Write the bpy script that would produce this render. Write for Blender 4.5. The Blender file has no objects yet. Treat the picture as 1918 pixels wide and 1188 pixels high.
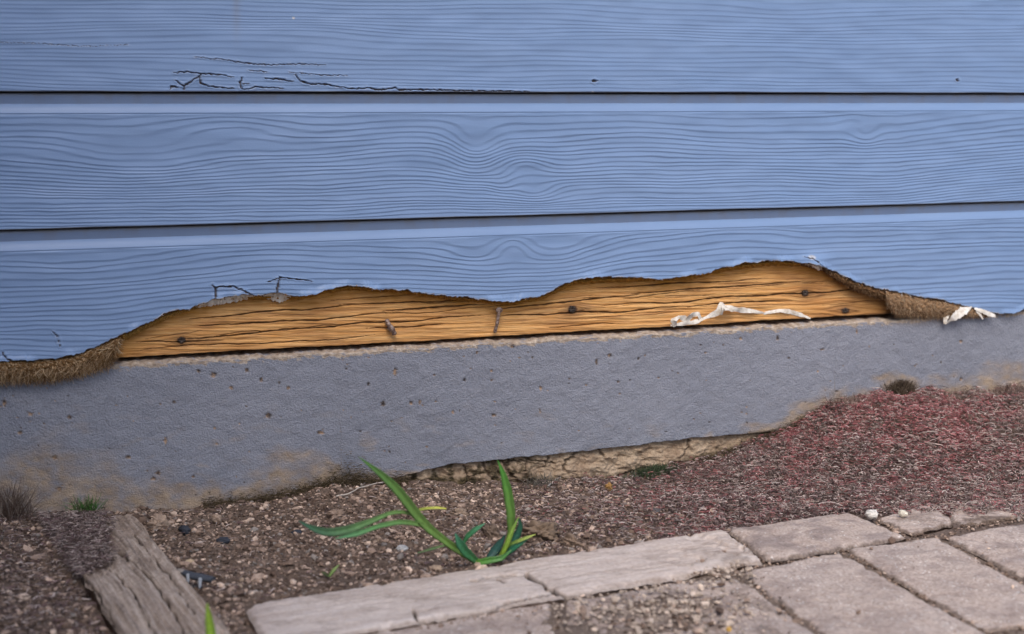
import bpy, math
import numpy as np
R = math.radians
rng = np.random.default_rng(7)
sc = bpy.context.scene
COL = sc.collection

# ------------------------------------------------------------------ camera
F = 2664.0; CX, CY = 959.0, 594.0            # focal length and centre in photograph pixels
YAW = R(19.3); PITCH = R(8.7); DIST = 1.91
fw_h = np.array([math.sin(YAW), math.cos(YAW), 0.0])
fwd = np.array([fw_h[0]*math.cos(PITCH), fw_h[1]*math.cos(PITCH), -math.sin(PITCH)])
right = np.array([fw_h[1], -fw_h[0], 0.0])
upv = np.cross(right, fwd)
aim = np.array([0.0, 0.0, 0.0])
H = 0.496
cam_pos = aim - fwd*DIST; cam_pos[2] = H
cam_d = bpy.data.cameras.new('camera'); cam = bpy.data.objects.new('camera', cam_d); COL.objects.link(cam)
cam_d.sensor_width = 36; cam_d.lens = 36*F/1918; cam_d.clip_start = 0.02; cam_d.clip_end = 300
cam.location = cam_pos; cam.rotation_euler = (R(90)-PITCH, 0, -YAW)
cam_d.dof.use_dof = True; cam_d.dof.focus_distance = 1.84; cam_d.dof.aperture_fstop = 4.5
sc.camera = cam
# ------------------------------------------------------------------ world, sun, exposure
SUN_EL, SUN_AZ = R(52), R(203)               # azimuth measured from +Y clockwise: behind the camera, a little left
w = bpy.data.worlds.new('World'); sc.world = w; w.use_nodes = True
nt = w.node_tree; sky = nt.nodes.new('ShaderNodeTexSky'); sky.sky_type = 'NISHITA'; sky.sun_disc = False
sky.sun_elevation = SUN_EL; sky.sun_rotation = SUN_AZ; sky.air_density = 1.0; sky.dust_density = 3.0; sky.ozone_density = 1.0
bg = nt.nodes['Background']; bg.inputs['Strength'].default_value = 0.13
nt.links.new(sky.outputs[0], bg.inputs[0])
sl = bpy.data.lights.new('sun', 'SUN'); sl.energy = 1.3; sl.angle = R(35); sl.color = (1.0, 0.93, 0.84)
so = bpy.data.objects.new('sun', sl); COL.objects.link(so)
so.rotation_euler = (R(90)-SUN_EL, 0, -SUN_AZ+math.pi)
so.location = (0, -3, 4)
sc.view_settings.view_transform = 'Standard'; sc.view_settings.look = 'None'
sc.view_settings.gamma = 1; sc.view_settings.exposure = 0.62

# ------------------------------------------------------------------ pixel <-> place
def ray(px, py):
    px = np.asarray(px, float); py = np.asarray(py, float)
    d = fwd[None] + ((px-CX)/F)[..., None].reshape(-1, 1)*right + (-(py-CY)/F)[..., None].reshape(-1, 1)*upv
    return d
def on_wall(px, py, Y=0.0):
    d = ray(np.atleast_1d(px), np.atleast_1d(py)); t = (Y-cam_pos[1])/d[:, 1]
    return cam_pos + d*t[:, None]
def on_ground(px, py, z=0.0):
    d = ray(np.atleast_1d(px), np.atleast_1d(py)); t = (z-cam_pos[2])/d[:, 2]
    return cam_pos + d*t[:, None]
def project(P):
    v = P-cam_pos; z = v@fwd
    return CX+F*(v@right)/z, CY-F*(v@upv)/z

# ------------------------------------------------------------------ noise
_p = rng.permutation(512); _g = rng.normal(size=(512, 2)); _g /= np.linalg.norm(_g, axis=1)[:, None]
def noise(x, y, seed=0):
    x = np.asarray(x, float)+seed*17.31; y = np.asarray(y, float)+seed*9.77
    xi = np.floor(x).astype(int); yi = np.floor(y).astype(int); xf = x-xi; yf = y-yi
    def g(i, j):
        h = _p[(_p[(xi+i) & 511]+(yi+j)) & 511]; gg = _g[h]
        return gg[..., 0]*(xf-i)+gg[..., 1]*(yf-j)
    u = xf*xf*xf*(xf*(xf*6-15)+10); v = yf*yf*yf*(yf*(yf*6-15)+10)
    a = g(0, 0)+(g(1, 0)-g(0, 0))*u; b = g(0, 1)+(g(1, 1)-g(0, 1))*u
    return (a+(b-a)*v)*1.5
def fbm(x, y, o=4, seed=0):
    s = 0; a = 1.0; f = 1.0
    for k in range(o):
        s = s+a*noise(x*f, y*f, seed+k*3); a *= .5; f *= 2.03
    return s
def sm(a, b, x):
    t = np.clip((x-a)/(b-a), 0, 1); return t*t*(3-2*t)
def gs(x, c, s): return np.exp(-((x-c)/s)**2)
def bump2(x, y, cx, cy, sx, sy): return np.exp(-((x-cx)/sx)**2-((y-cy)/sy)**2)
def interp(x, pts):
    p = np.array(pts, float); return np.interp(x, p[:, 0], p[:, 1])
def polydist(U, V, pts):
    """distance in pixels to a polyline, and the place along it (0..1)"""
    best = np.full(U.shape, 1e9); tt = np.zeros(U.shape); n = len(pts)-1
    for k in range(n):
        (ax, ay), (bx, by) = pts[k], pts[k+1]
        dx, dy = bx-ax, by-ay; L = dx*dx+dy*dy+1e-9
        t = np.clip(((U-ax)*dx+(V-ay)*dy)/L, 0, 1)
        d = np.hypot(U-ax-t*dx, V-ay-t*dy); m = d < best
        best = np.where(m, d, best); tt = np.where(m, (k+t)/n, tt)
    return best, tt

# ------------------------------------------------------------------ mesh helpers
def make(name, V, Fc, mat, parent=None, origin=None, col=None, smooth=True):
    """V verts in world space, Fc (n,k) faces; linked as ONE mesh object"""
    V = np.asarray(V, float).reshape(-1, 3)
    o0 = np.zeros(3)
    if parent is not None: o0 = np.array(parent['_o'])
    elif origin is not None: o0 = np.array(origin, float)
    me = bpy.data.meshes.new(name)
    if isinstance(Fc, list): groups = [np.asarray(f, int) for f in Fc if len(f)]
    else: groups = [np.asarray(Fc, int)]
    loops = np.concatenate([g.ravel() for g in groups])
    tot = np.concatenate([np.full(len(g), g.shape[1]) for g in groups])
    st = np.concatenate([[0], np.cumsum(tot)[:-1]])
    me.vertices.add(len(V)); me.vertices.foreach_set('co', (V-o0).astype(np.float32).ravel())
    me.loops.add(len(loops)); me.loops.foreach_set('vertex_index', loops.astype(np.int32))
    me.polygons.add(len(tot)); me.polygons.foreach_set('loop_start', st.astype(np.int32))
    me.polygons.foreach_set('loop_total', tot.astype(np.int32))
    me.polygons.foreach_set('use_smooth', np.full(len(tot), smooth))
    me.update(calc_edges=True); me.validate()
    if col is not None:
        c = np.ones((len(V), 4), np.float32); c[:, :3] = np.asarray(col).reshape(-1, 3)
        a = me.color_attributes.new('col', 'FLOAT_COLOR', 'POINT'); a.data.foreach_set('color', c.ravel())
    me.materials.append(mat)
    ob = bpy.data.objects.new(name, me); COL.objects.link(ob)
    if parent is not None: ob.parent = parent
    else: ob.location = o0
    ob['_o'] = list(map(float, o0))
    return ob
def thing(name, label, cat, origin, group=None):
    o = bpy.data.objects.new(name, None); COL.objects.link(o); o.location = origin
    o.empty_display_size = .05; o['_o'] = list(map(float, origin)); o['label'] = label; o['category'] = cat
    if group: o['group'] = group
    return o
def tag(o, label=None, cat=None, group=None, kind=None):
    if label: o['label'] = label
    if cat: o['category'] = cat
    if group: o['group'] = group
    if kind: o['kind'] = kind
    return o
def gridf(nr, nc, off=0):
    i = np.arange(nr*nc).reshape(nr, nc)
    return np.stack([i[:-1, :-1], i[1:, :-1], i[1:, 1:], i[:-1, 1:]], -1).reshape(-1, 4)+off
def tubes(P, rad, sides=3):
    """P (n,k,3) centre lines, rad (n,k) -> verts, faces"""
    n, k, _ = P.shape
    T = np.gradient(P, axis=1); T /= np.linalg.norm(T, axis=2, keepdims=True)+1e-12
    ref = np.zeros_like(T); ref[..., 2] = 1; flat = np.abs(T[..., 2]) > .9; ref[flat] = (0, 1, 0)
    A = np.cross(T, ref); A /= np.linalg.norm(A, axis=2, keepdims=True)+1e-12; B = np.cross(T, A)
    an = np.arange(sides)*2*math.pi/sides
    V = P[:, :, None]+rad[:, :, None, None]*(A[:, :, None]*np.cos(an)[None, None, :, None]+B[:, :, None]*np.sin(an)[None, None, :, None])
    idx = np.arange(n*k*sides).reshape(n, k, sides)
    a = idx[:, :-1]; b = idx[:, 1:]
    f = np.stack([a, np.roll(a, -1, 2), np.roll(b, -1, 2), b], -1).reshape(-1, 4)
    return V.reshape(-1, 3), f
def solid_strip(P, side, nrm, wid, th):
    """a curled strip with real thickness: P (k,3), side/nrm (k,3), wid (k)"""
    k = len(P); rows = []
    for s, t in ((-1, 1), (0, 2.4), (1, 1), (1, -1), (0, .4), (-1, -1)):
        rows.append(P+side*wid[:, None]*s*.5+nrm*th*t*.5)
    V = np.stack(rows, 1)                      # k,6,3
    i = np.arange(k*6).reshape(k, 6); a = i[:-1]; b = i[1:]
    f = np.stack([a, np.roll(a, -1, 1), np.roll(b, -1, 1), b], -1).reshape(-1, 4)
    caps = np.array([[0, 1, 4, 5], [1, 2, 3, 4], [(k-1)*6+5, (k-1)*6+4, (k-1)*6+1, (k-1)*6], [(k-1)*6+4, (k-1)*6+3, (k-1)*6+2, (k-1)*6+1]])
    return V.reshape(-1, 3), np.vstack([f, caps])
# unit icosphere, one subdivision
def ico(sub=1):
    t = (1+5**.5)/2
    v = [(-1, t, 0), (1, t, 0), (-1, -t, 0), (1, -t, 0), (0, -1, t), (0, 1, t), (0, -1, -t), (0, 1, -t), (t, 0, -1), (t, 0, 1), (-t, 0, -1), (-t, 0, 1)]
    f = [(0, 11, 5), (0, 5, 1), (0, 1, 7), (0, 7, 10), (0, 10, 11), (1, 5, 9), (5, 11, 4), (11, 10, 2), (10, 7, 6), (7, 1, 8), (3, 9, 4), (3, 4, 2), (3, 2, 6), (3, 6, 8), (3, 8, 9), (4, 9, 5), (2, 4, 11), (6, 2, 10), (8, 6, 7), (9, 8, 1)]
    v = [np.array(a, float)/np.linalg.norm(a) for a in v]
    for _ in range(sub):
        c = {}; nf = []
        def mid(a, b):
            key = (min(a, b), max(a, b))
            if key not in c:
                m = v[a]+v[b]; v.append(m/np.linalg.norm(m)); c[key] = len(v)-1
            return c[key]
        for a, b, d in f:
            x, y, z = mid(a, b), mid(b, d), mid(d, a); nf += [(a, x, z), (b, y, x), (d, z, y), (x, y, z)]
        f = nf
    return np.array(v), np.array(f)
def rocks(pos, size, sub=0, jag=.28, flat=.7):
    bv, bf = ico(sub); n = len(pos)
    M = rng.normal(size=(n, 3, 3)); Q, _ = np.linalg.qr(M)
    sc3 = size[:, None]*np.stack([rng.uniform(.8, 1.35, n), rng.uniform(.6, 1.0, n), rng.uniform(.5, .9, n)], 1)
    V = bv[None]*(1+rng.uniform(-jag, jag, (n, len(bv), 1)))*sc3[:, None]
    V = np.einsum('nij,nkj->nki', Q, V); V[..., 2] *= flat
    V = V+pos[:, None]
    f = (bf[None]+np.arange(n)[:, None, None]*len(bv)).reshape(-1, 3)
    return V.reshape(-1, 3), f, len(bv)

# ------------------------------------------------------------------ materials
class M:
    def __init__(s, name, rough=.8, spec=.3):
        s.m = bpy.data.materials.new(name); s.m.use_nodes = True; s.t = s.m.node_tree
        s.b = s.t.nodes['Principled BSDF']; s.b.inputs['Roughness'].default_value = rough
        s.b.inputs['Specular IOR Level'].default_value = spec
        s.co = s.t.nodes.new('ShaderNodeTexCoord').outputs['Object']
    def L(s, a, b): s.t.links.new(a, b)
    def map(s, scale):
        n = s.t.nodes.new('ShaderNodeMapping'); n.inputs['Scale'].default_value = scale; s.L(s.co, n.inputs['Vector']); return n.outputs[0]
    def noise(s, scale, detail=4, vec=None, rough=.55, dist=0):
        n = s.t.nodes.new('ShaderNodeTexNoise'); n.inputs['Scale'].default_value = scale; n.inputs['Detail'].default_value = detail
        n.inputs['Roughness'].default_value = rough; n.inputs['Distortion'].default_value = dist
        s.L(vec if vec is not None else s.co, n.inputs['Vector']); return n.outputs['Fac']
    def vor(s, scale, vec=None, feature='F1'):
        n = s.t.nodes.new('ShaderNodeTexVoronoi'); n.feature = feature; n.inputs['Scale'].default_value = scale
        s.L(vec if vec is not None else s.co, n.inputs['Vector']); return n.outputs['Distance']
    def ramp(s, fac, stops, interp='LINEAR'):
        n = s.t.nodes.new('ShaderNodeValToRGB'); n.color_ramp.interpolation = interp
        e = n.color_ramp.elements
        while len(e) < len(stops): e.new(.5)
        for el, (p, c) in zip(e, stops):
            el.position = p; el.color = (*c, 1) if not isinstance(c, (int, float)) else (c, c, c, 1)
        s.L(fac, n.inputs[0]); return n.outputs[0]
    def mix(s, fac, a, b, mode='MIX'):
        n = s.t.nodes.new('ShaderNodeMix'); n.data_type = 'RGBA'; n.blend_type = mode
        for sock, v in ((n.inputs[0], fac), (n.inputs[6], a), (n.inputs[7], b)):
            if isinstance(v, tuple): sock.default_value = (*v, 1)
            elif isinstance(v, (int, float)): sock.default_value = v
            else: s.L(v, sock)
        return n.outputs[2]
    def math(s, op, a, b):
        n = s.t.nodes.new('ShaderNodeMath'); n.operation = op
        for sock, v in zip(n.inputs, (a, b)):
            if isinstance(v, (int, float)): sock.default_value = v
            else: s.L(v, sock)
        return n.outputs[0]
    def attr(s):
        n = s.t.nodes.new('ShaderNodeAttribute'); n.attribute_name = 'col'; sp = s.t.nodes.new('ShaderNodeSeparateColor')
        s.L(n.outputs['Color'], sp.inputs[0]); return n.outputs['Color'], sp.outputs[0], sp.outputs[1], sp.outputs[2]
    def bump(s, h, dist, strength=1.0, prev=None):
        n = s.t.nodes.new('ShaderNodeBump'); n.inputs['Distance'].default_value = dist; n.inputs['Strength'].default_value = strength
        s.L(h, n.inputs['Height'])
        if prev is not None: s.L(prev, n.inputs['Normal'])
        return n.outputs[0]
    def out(s, col, nrm=None, rough=None):
        if isinstance(col, tuple): s.b.inputs['Base Color'].default_value = (*col, 1)
        else: s.L(col, s.b.inputs['Base Color'])
        if nrm is not None: s.L(nrm, s.b.inputs['Normal'])
        if rough is not None: s.L(rough, s.b.inputs['Roughness'])
        return s.m

# blue siding paint: masks R crack, G exposed/worn primer, B grime and painted recess shade
k = M('blue_siding_paint', .42, .4); _, r, g, b = k.attr()
n1 = k.noise(3.2, 5); n2 = k.noise(700, 2); n3 = k.noise(1, 4, k.map((9, 9, 90)))
c = k.ramp(n1, [(.3, (.174, .274, .472)), (.7, (.214, .318, .522))])
c = k.mix(.25, c, k.ramp(n3, [(.35, (.158, .248, .44)), (.7, (.240, .340, .55))]))
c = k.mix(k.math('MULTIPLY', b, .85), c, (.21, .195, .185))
c = k.mix(g, c, k.ramp(k.noise(260, 3), [(.35, (.32, .30, .30)), (.65, (.62, .62, .64))]))
c = k.mix(r, c, k.ramp(k.noise(300, 3), [(.35, (.020, .013, .012)), (.7, (.085, .060, .050))]))
MAT_SIDING = k.out(c, k.bump(n2, .00018, .8, k.bump(k.noise(1, 3, k.map((60, 60, 600))), .00025, .5)))
# exposed timber: R crack, G knot and painted right-end shade, B orange, deeper near the torn edge
k = M('weathered_pine', .7, .25); _, r, g, b = k.attr()
n1 = k.noise(1, 5, k.map((9, 40, 190)), dist=.6); n2 = k.noise(1, 4, k.map((45, 45, 900)), .6); n4 = k.noise(7, 3)
c = k.ramp(n1, [(.22, (.34, .145, .032)), (.40, (.58, .265, .068)), (.58, (.72, .375, .118)), (.78, (.80, .50, .21))])
c = k.mix(k.math('MULTIPLY', k.ramp(n2, [(.3, .0), (.75, 1.0)]), .35), c, (.82, .60, .36))
c = k.mix(k.ramp(n4, [(.42, 0.), (.70, .6)]), c, (.40, .165, .045))
c = k.mix(k.ramp(k.noise(1, 4, k.map((14, 14, 75)), dist=1.2), [(.50, 0.), (.72, .55)]), c, (.27, .125, .055))
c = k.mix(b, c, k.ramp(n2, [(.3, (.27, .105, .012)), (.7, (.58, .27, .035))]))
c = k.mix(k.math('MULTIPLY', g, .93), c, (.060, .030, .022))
c = k.mix(k.math('MULTIPLY', r, .92), c, (.040, .016, .006))
MAT_PINE = k.out(c, k.bump(n2, .0006, .8, k.bump(n1, .0012, .5)))
# foundation paint: R tan bare, G earth stain, B pit
k = M('painted_render', .75, .25); _, r, g, b = k.attr()
n1 = k.noise(1, 5, k.map((7, 7, 3.5)), rough=.65); n2 = k.noise(460, 4, rough=.55); n3 = k.noise(38, 4)
c = k.ramp(n1, [(.3, (.228, .244, .298)), (.7, (.290, .305, .362))])
c = k.mix(.3, c, k.ramp(n2, [(.4, (.19, .203, .252)), (.65, (.345, .355, .405))]))
st = k.ramp(n3, [(.3, (.29, .220, .165)), (.7, (.47, .355, .245))])
c = k.mix(k.math('MULTIPLY', g, .9), c, st)
c = k.mix(r, c, k.ramp(k.noise(150, 4), [(.3, (.26, .20, .155)), (.55, (.45, .37, .30)), (.75, (.62, .56, .50))]))
c = k.mix(b, c, k.ramp(k.noise(120, 3), [(.4, (.05, .035, .028)), (.6, (.42, .28, .18))]))
MAT_RENDER = k.out(c, k.bump(n2, .0021, 1.0, k.bump(k.noise(150, 2), .0010, .5)))
# footing / dry clay: R crack G moss
k = M('dry_clay_footing', .95, .1); _, r, g, b = k.attr()
n2 = k.noise(220, 5)
c = k.ramp(k.noise(30, 5), [(.3, (.27, .185, .125)), (.5, (.40, .295, .205)), (.7, (.50, .39, .285))])
c = k.mix(.3, c, k.ramp(n2, [(.35, (.17, .12, .085)), (.7, (.55, .45, .34))]))
c = k.mix(g, c, k.ramp(n2, [(.4, (.035, .028, .018)), (.65, (.12, .09, .05))]))
c = k.mix(r, c, (.035, .022, .016))
MAT_CLAY = k.out(c, k.bump(n2, .003, 1.0, k.bump(k.noise(60, 4), .004, .7)))
# vertex-tinted matter (crumbs, twigs, fibres): colour attribute times procedural variation
def tinted(name, rough=.9, spec=.12, sc_=180, amt=.55, bd=.0006):
    k = M(name, rough, spec); cc, r, g, b = k.attr(); n = k.noise(sc_, 4)
    c = k.mix(amt, cc, k.ramp(n, [(.3, (.45, .43, .42)), (.7, (1.35, 1.3, 1.25))]), 'MULTIPLY')
    return k.out(c, k.bump(n, bd, .8))
MAT_CRUMB = tinted('soil_crumb'); MAT_TWIG = tinted('dry_twig', sc_=300, amt=.4, bd=.0002)
MAT_FIBRE = tinted('wood_fibre', .95, .05, 500, .4, .0002)
MAT_STONE = tinted('stone', .8, .25, 160, .4, .0008)
k = M('bare_soil', .97, .08); cc, r, g, b = k.attr()
n1 = k.noise(35, 6, rough=.7); n2 = k.noise(240, 5, rough=.65)
c = k.ramp(n1, [(.3, (.115, .083, .066)), (.5, (.215, .158, .126)), (.7, (.33, .255, .205))])
c = k.mix(.45, c, k.ramp(n2, [(.35, (.045, .03, .024)), (.55, (.15, .108, .085)), (.75, (.36, .28, .22))]))
c = k.mix(k.math('MULTIPLY', r, .45), c, k.ramp(n2, [(.35, (.035, .022, .02)), (.7, (.14, .08, .075))]))
c = k.mix(g, c, k.ramp(n2, [(.35, (.22, .17, .14)), (.7, (.52, .43, .37))]))
MAT_SOIL = k.out(c, k.bump(n2, .004, 1.0, k.bump(n1, .008, .8)))
# paver concrete: R edge/joint dirt, G stain, B grain (timber-like) amount
k = M('paver_concrete', .85, .2); cc, r, g, b = k.attr()
n1 = k.noise(14, 5); n2 = k.noise(330, 4); n3 = k.noise(75, 5, rough=.65)
c = k.ramp(n1, [(.25, (.42, .305, .235)), (.5, (.51, .405, .340)), (.75, (.56, .48, .435))])
c = k.mix(.45, c, k.ramp(n3, [(.3, (.27, .20, .17)), (.5, (.47, .38, .33)), (.72, (.66, .58, .53))]))
c = k.mix(.45, c, k.ramp(n2, [(.35, (.20, .15, .13)), (.6, (.60, .50, .45))]))
sp = k.ramp(k.vor(190), [(.16, 1.0), (.26, 0.)])
c = k.mix(k.math('MULTIPLY', sp, k.ramp(k.noise(40, 2), [(.47, 0.), (.56, .9)])), c, (.80, .77, .74))
c = k.mix(k.math('MULTIPLY', g, .7), c, k.ramp(n3, [(.35, (.13, .10, .10)), (.7, (.25, .205, .20))]))
c = k.mix(r, c, k.ramp(n2, [(.35, (.06, .042, .034)), (.65, (.20, .145, .11))]))
MAT_PAVER = k.out(c, k.bump(n2, .0015, .9, k.bump(n3, .003, .7)))
# grey weathered timber: R crack, G dirt; grain along local attribute direction handled by mesh
def old_wood(name, ang, a, bb, cc3):
    k = M(name, .9, .12); _, r, g, b = k.attr()
    rot = k.t.nodes.new('ShaderNodeMapping'); rot.inputs['Rotation'].default_value = (0, 0, -ang); k.L(k.co, rot.inputs['Vector'])
    mp = k.t.nodes.new('ShaderNodeMapping'); mp.inputs['Scale'].default_value = (9, 170, 60); k.L(rot.outputs[0], mp.inputs['Vector'])
    n1 = k.noise(1, 5, mp.outputs[0], dist=.8); n2 = k.noise(20, 5); n3 = k.noise(260, 4)
    c = k.ramp(n1, [(.28, a), (.5, bb), (.75, cc3)])
    c = k.mix(.3, c, k.ramp(n3, [(.35, a), (.65, cc3)]))
    c = k.mix(k.ramp(n2, [(.5, 0.), (.75, .4)]), c, (.34, .265, .23))
    c = k.mix(g, c, k.ramp(n3, [(.35, (.10, .07, .055)), (.65, (.27, .20, .15))]))
    c = k.mix(r, c, (.028, .020, .017))
    return k.out(c, k.bump(n1, .0022, .9, k.bump(n3, .001, .7)))
k = M('fresh_leaf', .45, .45); cc, r, g, b = k.attr(); n1 = k.noise(1, 3, k.map((400, 400, 60)))
c = k.mix(.5, cc, k.ramp(n1, [(.3, (.7, .7, .7)), (.7, (1.25, 1.25, 1.2))]), 'MULTIPLY')
k.b.inputs['Subsurface Weight'].default_value = 0.0
MAT_LEAF = k.out(c, k.bump(n1, .0004, .5))
k = M('white_peeling_paint', .6, .35); n1 = k.noise(130, 4)
MAT_PEEL = k.out(k.ramp(n1, [(.3, (.50, .43, .35)), (.5, (.70, .66, .60)), (.75, (.80, .78, .74))]), k.bump(n1, .0003, .4))
k = M('rusty_steel', .6, .5); k.b.inputs['Metallic'].default_value = .35; n1 = k.noise(300, 4)
MAT_RUST = k.out(k.ramp(n1, [(.3, (.10, .05, .03)), (.5, (.28, .20, .17)), (.75, (.46, .40, .37))]), k.bump(n1, .0006, .8))
k = M('dark_knot', .7, .4); n1 = k.noise(250, 4)
MAT_KNOT = k.out(k.ramp(n1, [(.3, (.012, .010, .010)), (.6, (.06, .045, .038)), (.8, (.16, .11, .08))]), k.bump(n1, .001, .9))

# ================================================================== HOUSE WALL
Zs1 = on_wall(960, 173)[0, 2]; Zs2 = on_wall(960, 404)[0, 2]
EXPO = Zs1-Zs2                                  # exposure of one board
XL, XR = on_wall(0, 500)[0, 0], on_wall(1918, 500)[0, 0]
Xfine = np.arange(XL-.06, XR+.08, .00145)
ext = lambda a, s: a+s*np.cumsum(np.geomspace(.01, .45, 16))
Xw = np.concatenate([ext(Xfine[0], -1)[::-1], Xfine, ext(Xfine[-1], 1)])
Xcoarse = np.linspace(Xw[0], Xw[-1], 260)
TORN = [(-4000, 668), (-300, 672), (0, 668), (15, 676), (60, 676), (100, 673), (140, 666), (180, 649), (210, 636), (240, 622), (280, 603), (310, 588), (335, 580), (352, 581), (364, 574), (400, 562), (440, 553), (480, 554),
        (500, 551), (520, 549), (545, 555), (560, 556), (590, 552), (615, 543), (640, 538), (660, 536), (700, 543), (760, 544), (800, 553), (840, 555), (880, 558), (920, 564), (960, 567), (985, 560), (1020, 553),
        (1050, 535), (1075, 525), (1120, 519), (1180, 520), (1240, 524), (1290, 517), (1320, 513), (1360, 500), (1400, 493), (1450, 489), (1480, 490), (1510, 494), (1540, 501), (1560, 509), (1600, 527), (1640, 541),
        (1680, 547), (1720, 556), (1760, 562), (1800, 572), (1840, 583), (1870, 588), (1918, 588), (2100, 577), (6000, 340)]
_tw = on_wall([p[0] for p in TORN], [p[1] for p in TORN])
def torn_z(X):
    z = np.interp(X, _tw[:, 0], _tw[:, 2])
    inside = sm(XL-.02, XL+.02, X)*sm(XR+.02, XR-.02, X)
    jag = (fbm(X*60, X*0+3, 4, 5)*.0014+fbm(X*260, X*0+8, 3, 6)*.0012)*inside
    out = Zs2-EXPO+.002
    return z*inside+out*(1-inside)+jag

CR_TOP = [([(325, 137), (350, 135), (376, 138), (410, 140), (437, 145)], 1.7), ([(376, 139), (374, 155), (390, 162), (410, 164), (437, 166)], 1.9),
          ([(376, 141), (360, 152), (344, 161), (335, 156), (329, 151)], 2.1), ([(344, 160), (345, 167)], 2.3), ([(333, 163), (322, 162), (319, 169)], 1.7),
          ([(454, 145), (450, 155), (452, 168)], 2.6), ([(452, 167), (465, 167), (480, 163), (500, 165), (530, 165)], 1.7), ([(454, 157), (467, 157)], 1.1),
          ([(365, 107), (420, 112), (470, 120), (510, 122), (560, 120), (610, 122)], 1.2), ([(465, 132), (500, 135)], 1.1), ([(497, 147), (525, 149), (550, 153)], 1.8), ([(540, 135), (600, 141), (650, 142)], .9),
          ([(553, 140), (562, 152), (580, 158), (610, 158), (628, 162), (640, 164)], 2.0), ([(640, 163), (660, 167), (690, 165), (710, 169), (740, 165), (750, 169), (780, 168), (860, 170), (990, 172)], 1.9),
          ([(0, 79), (60, 81), (120, 85), (170, 87), (240, 84)], .62), ([(1110, 152), (1117, 152)], 3.4), ([(1792, 150), (1796, 151)], 2.6)]
CR_BOT = [([(398, 533), (404, 545), (403, 562)], 2.8), ([(403, 540), (415, 537), (437, 537), (455, 544), (477, 555)], 2.1), ([(525, 519), (521, 533), (519, 549)], 3.0), ([(503, 528), (525, 520), (545, 522), (572, 525), (585, 527)], 1.3),
          ([(100, 622), (108, 632), (112, 648)], 2.0), ([(4, 660), (12, 672), (22, 676)], 2.4), ([(1505, 481), (1520, 484), (1540, 500)], 1.2)]
def grain_field(kind, U, V, X):
    """phase of the embossed wood grain: its level lines are the grain lines of the photo"""
    if kind == 'top':
        y = V-.012*U+fbm(U/650, V/90, 3, 1)*9+6*sm(1400, 1900, U)*np.sin(V/60)
        y = y-7*bump2(U, V, 1480, 10, 90, 40)+6*bump2(U, V, 560, 70, 200, 60)
        y = y-5*sm(330, 620, U)*gs(V, 150, 30)
        f = y/8.2+.9*noise(y/38, U*0+2, 3)
        amp = .75+.35*noise(U/200, V/9, 4)
    elif kind == 'mid':
        d = -24*bump2(U, V, 430, 238, 115, 38)+24*bump2(U, V, 255, 305, 150, 55)+26*bump2(U, V, 890, 272, 42, 45)+8*bump2(U, V, 890, 330, 60, 60)
        d = d-20*bump2(U, V, 985, 305, 50, 24)+20*bump2(U, V, 1000, 362, 48, 20)-12*bump2(U, V, 770, 270, 110, 90)-12*bump2(U, V, 1190, 270, 130, 90)
        d = d+13*bump2(U, V, 1622, 252, 26, 26)-9*bump2(U, V, 1600, 225, 30, 14)-.12*np.maximum(U-1680, 0)-8*bump2(U, V, 1430, 330, 120, 40)
        d = d-.030*np.maximum(400-U, 0)*sm(300, 420, V)+9*bump2(U, V, 940, 345, 25, 25)
        y = V-d+.028*U*sm(260, 420, V)+fbm(U/420, V/60, 3, 11)*6+fbm(U/60, V/14, 2, 14)*1.0
        s = y-200
        f = s/13.5+.0021*s*s/13.5*.9+.5*noise(y/30, U*0+5, 13)
        amp = (.85+.4*noise(U/160, V/12, 12))*(1-.75*bump2(U, V, 250, 272, 150, 20))*(1-.8*bump2(U, V, 893, 262, 22, 16))
    else:
        V0 = V+.031*(U-960)
        d = 17*bump2(U, V0, 965, 480, 150, 60)-17*bump2(U, V0, 962, 462, 34, 28)+9*bump2(U, V0, 880, 468, 45, 30)+9*bump2(U, V0, 1050, 470, 45, 30)
        d = d-20*sm(130, 520, U)+22*sm(500, 780, U)*sm(900, 700, V0)*.5-14*sm(1060, 1200, U)-10*bump2(U, V0, 1390, 470, 90, 50)
        y = V0-d+fbm(U/380, V0/60, 3, 21)*7+fbm(U/60, V0/14, 2, 24)*.9
        s = y-430
        f = s/12.5+.0015*np.abs(s)*s/12.5*.8+.5*noise(y/30, U*0+5, 23)
        amp = (.85+.4*noise(U/180, V/14, 22))
    fr = f-np.floor(f)
    saw = np.where(fr < .64, (fr/.64)**1.25, 1-sm(.64, 1.0, fr))
    return saw*np.clip(amp, .12, 1.4)

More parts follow.
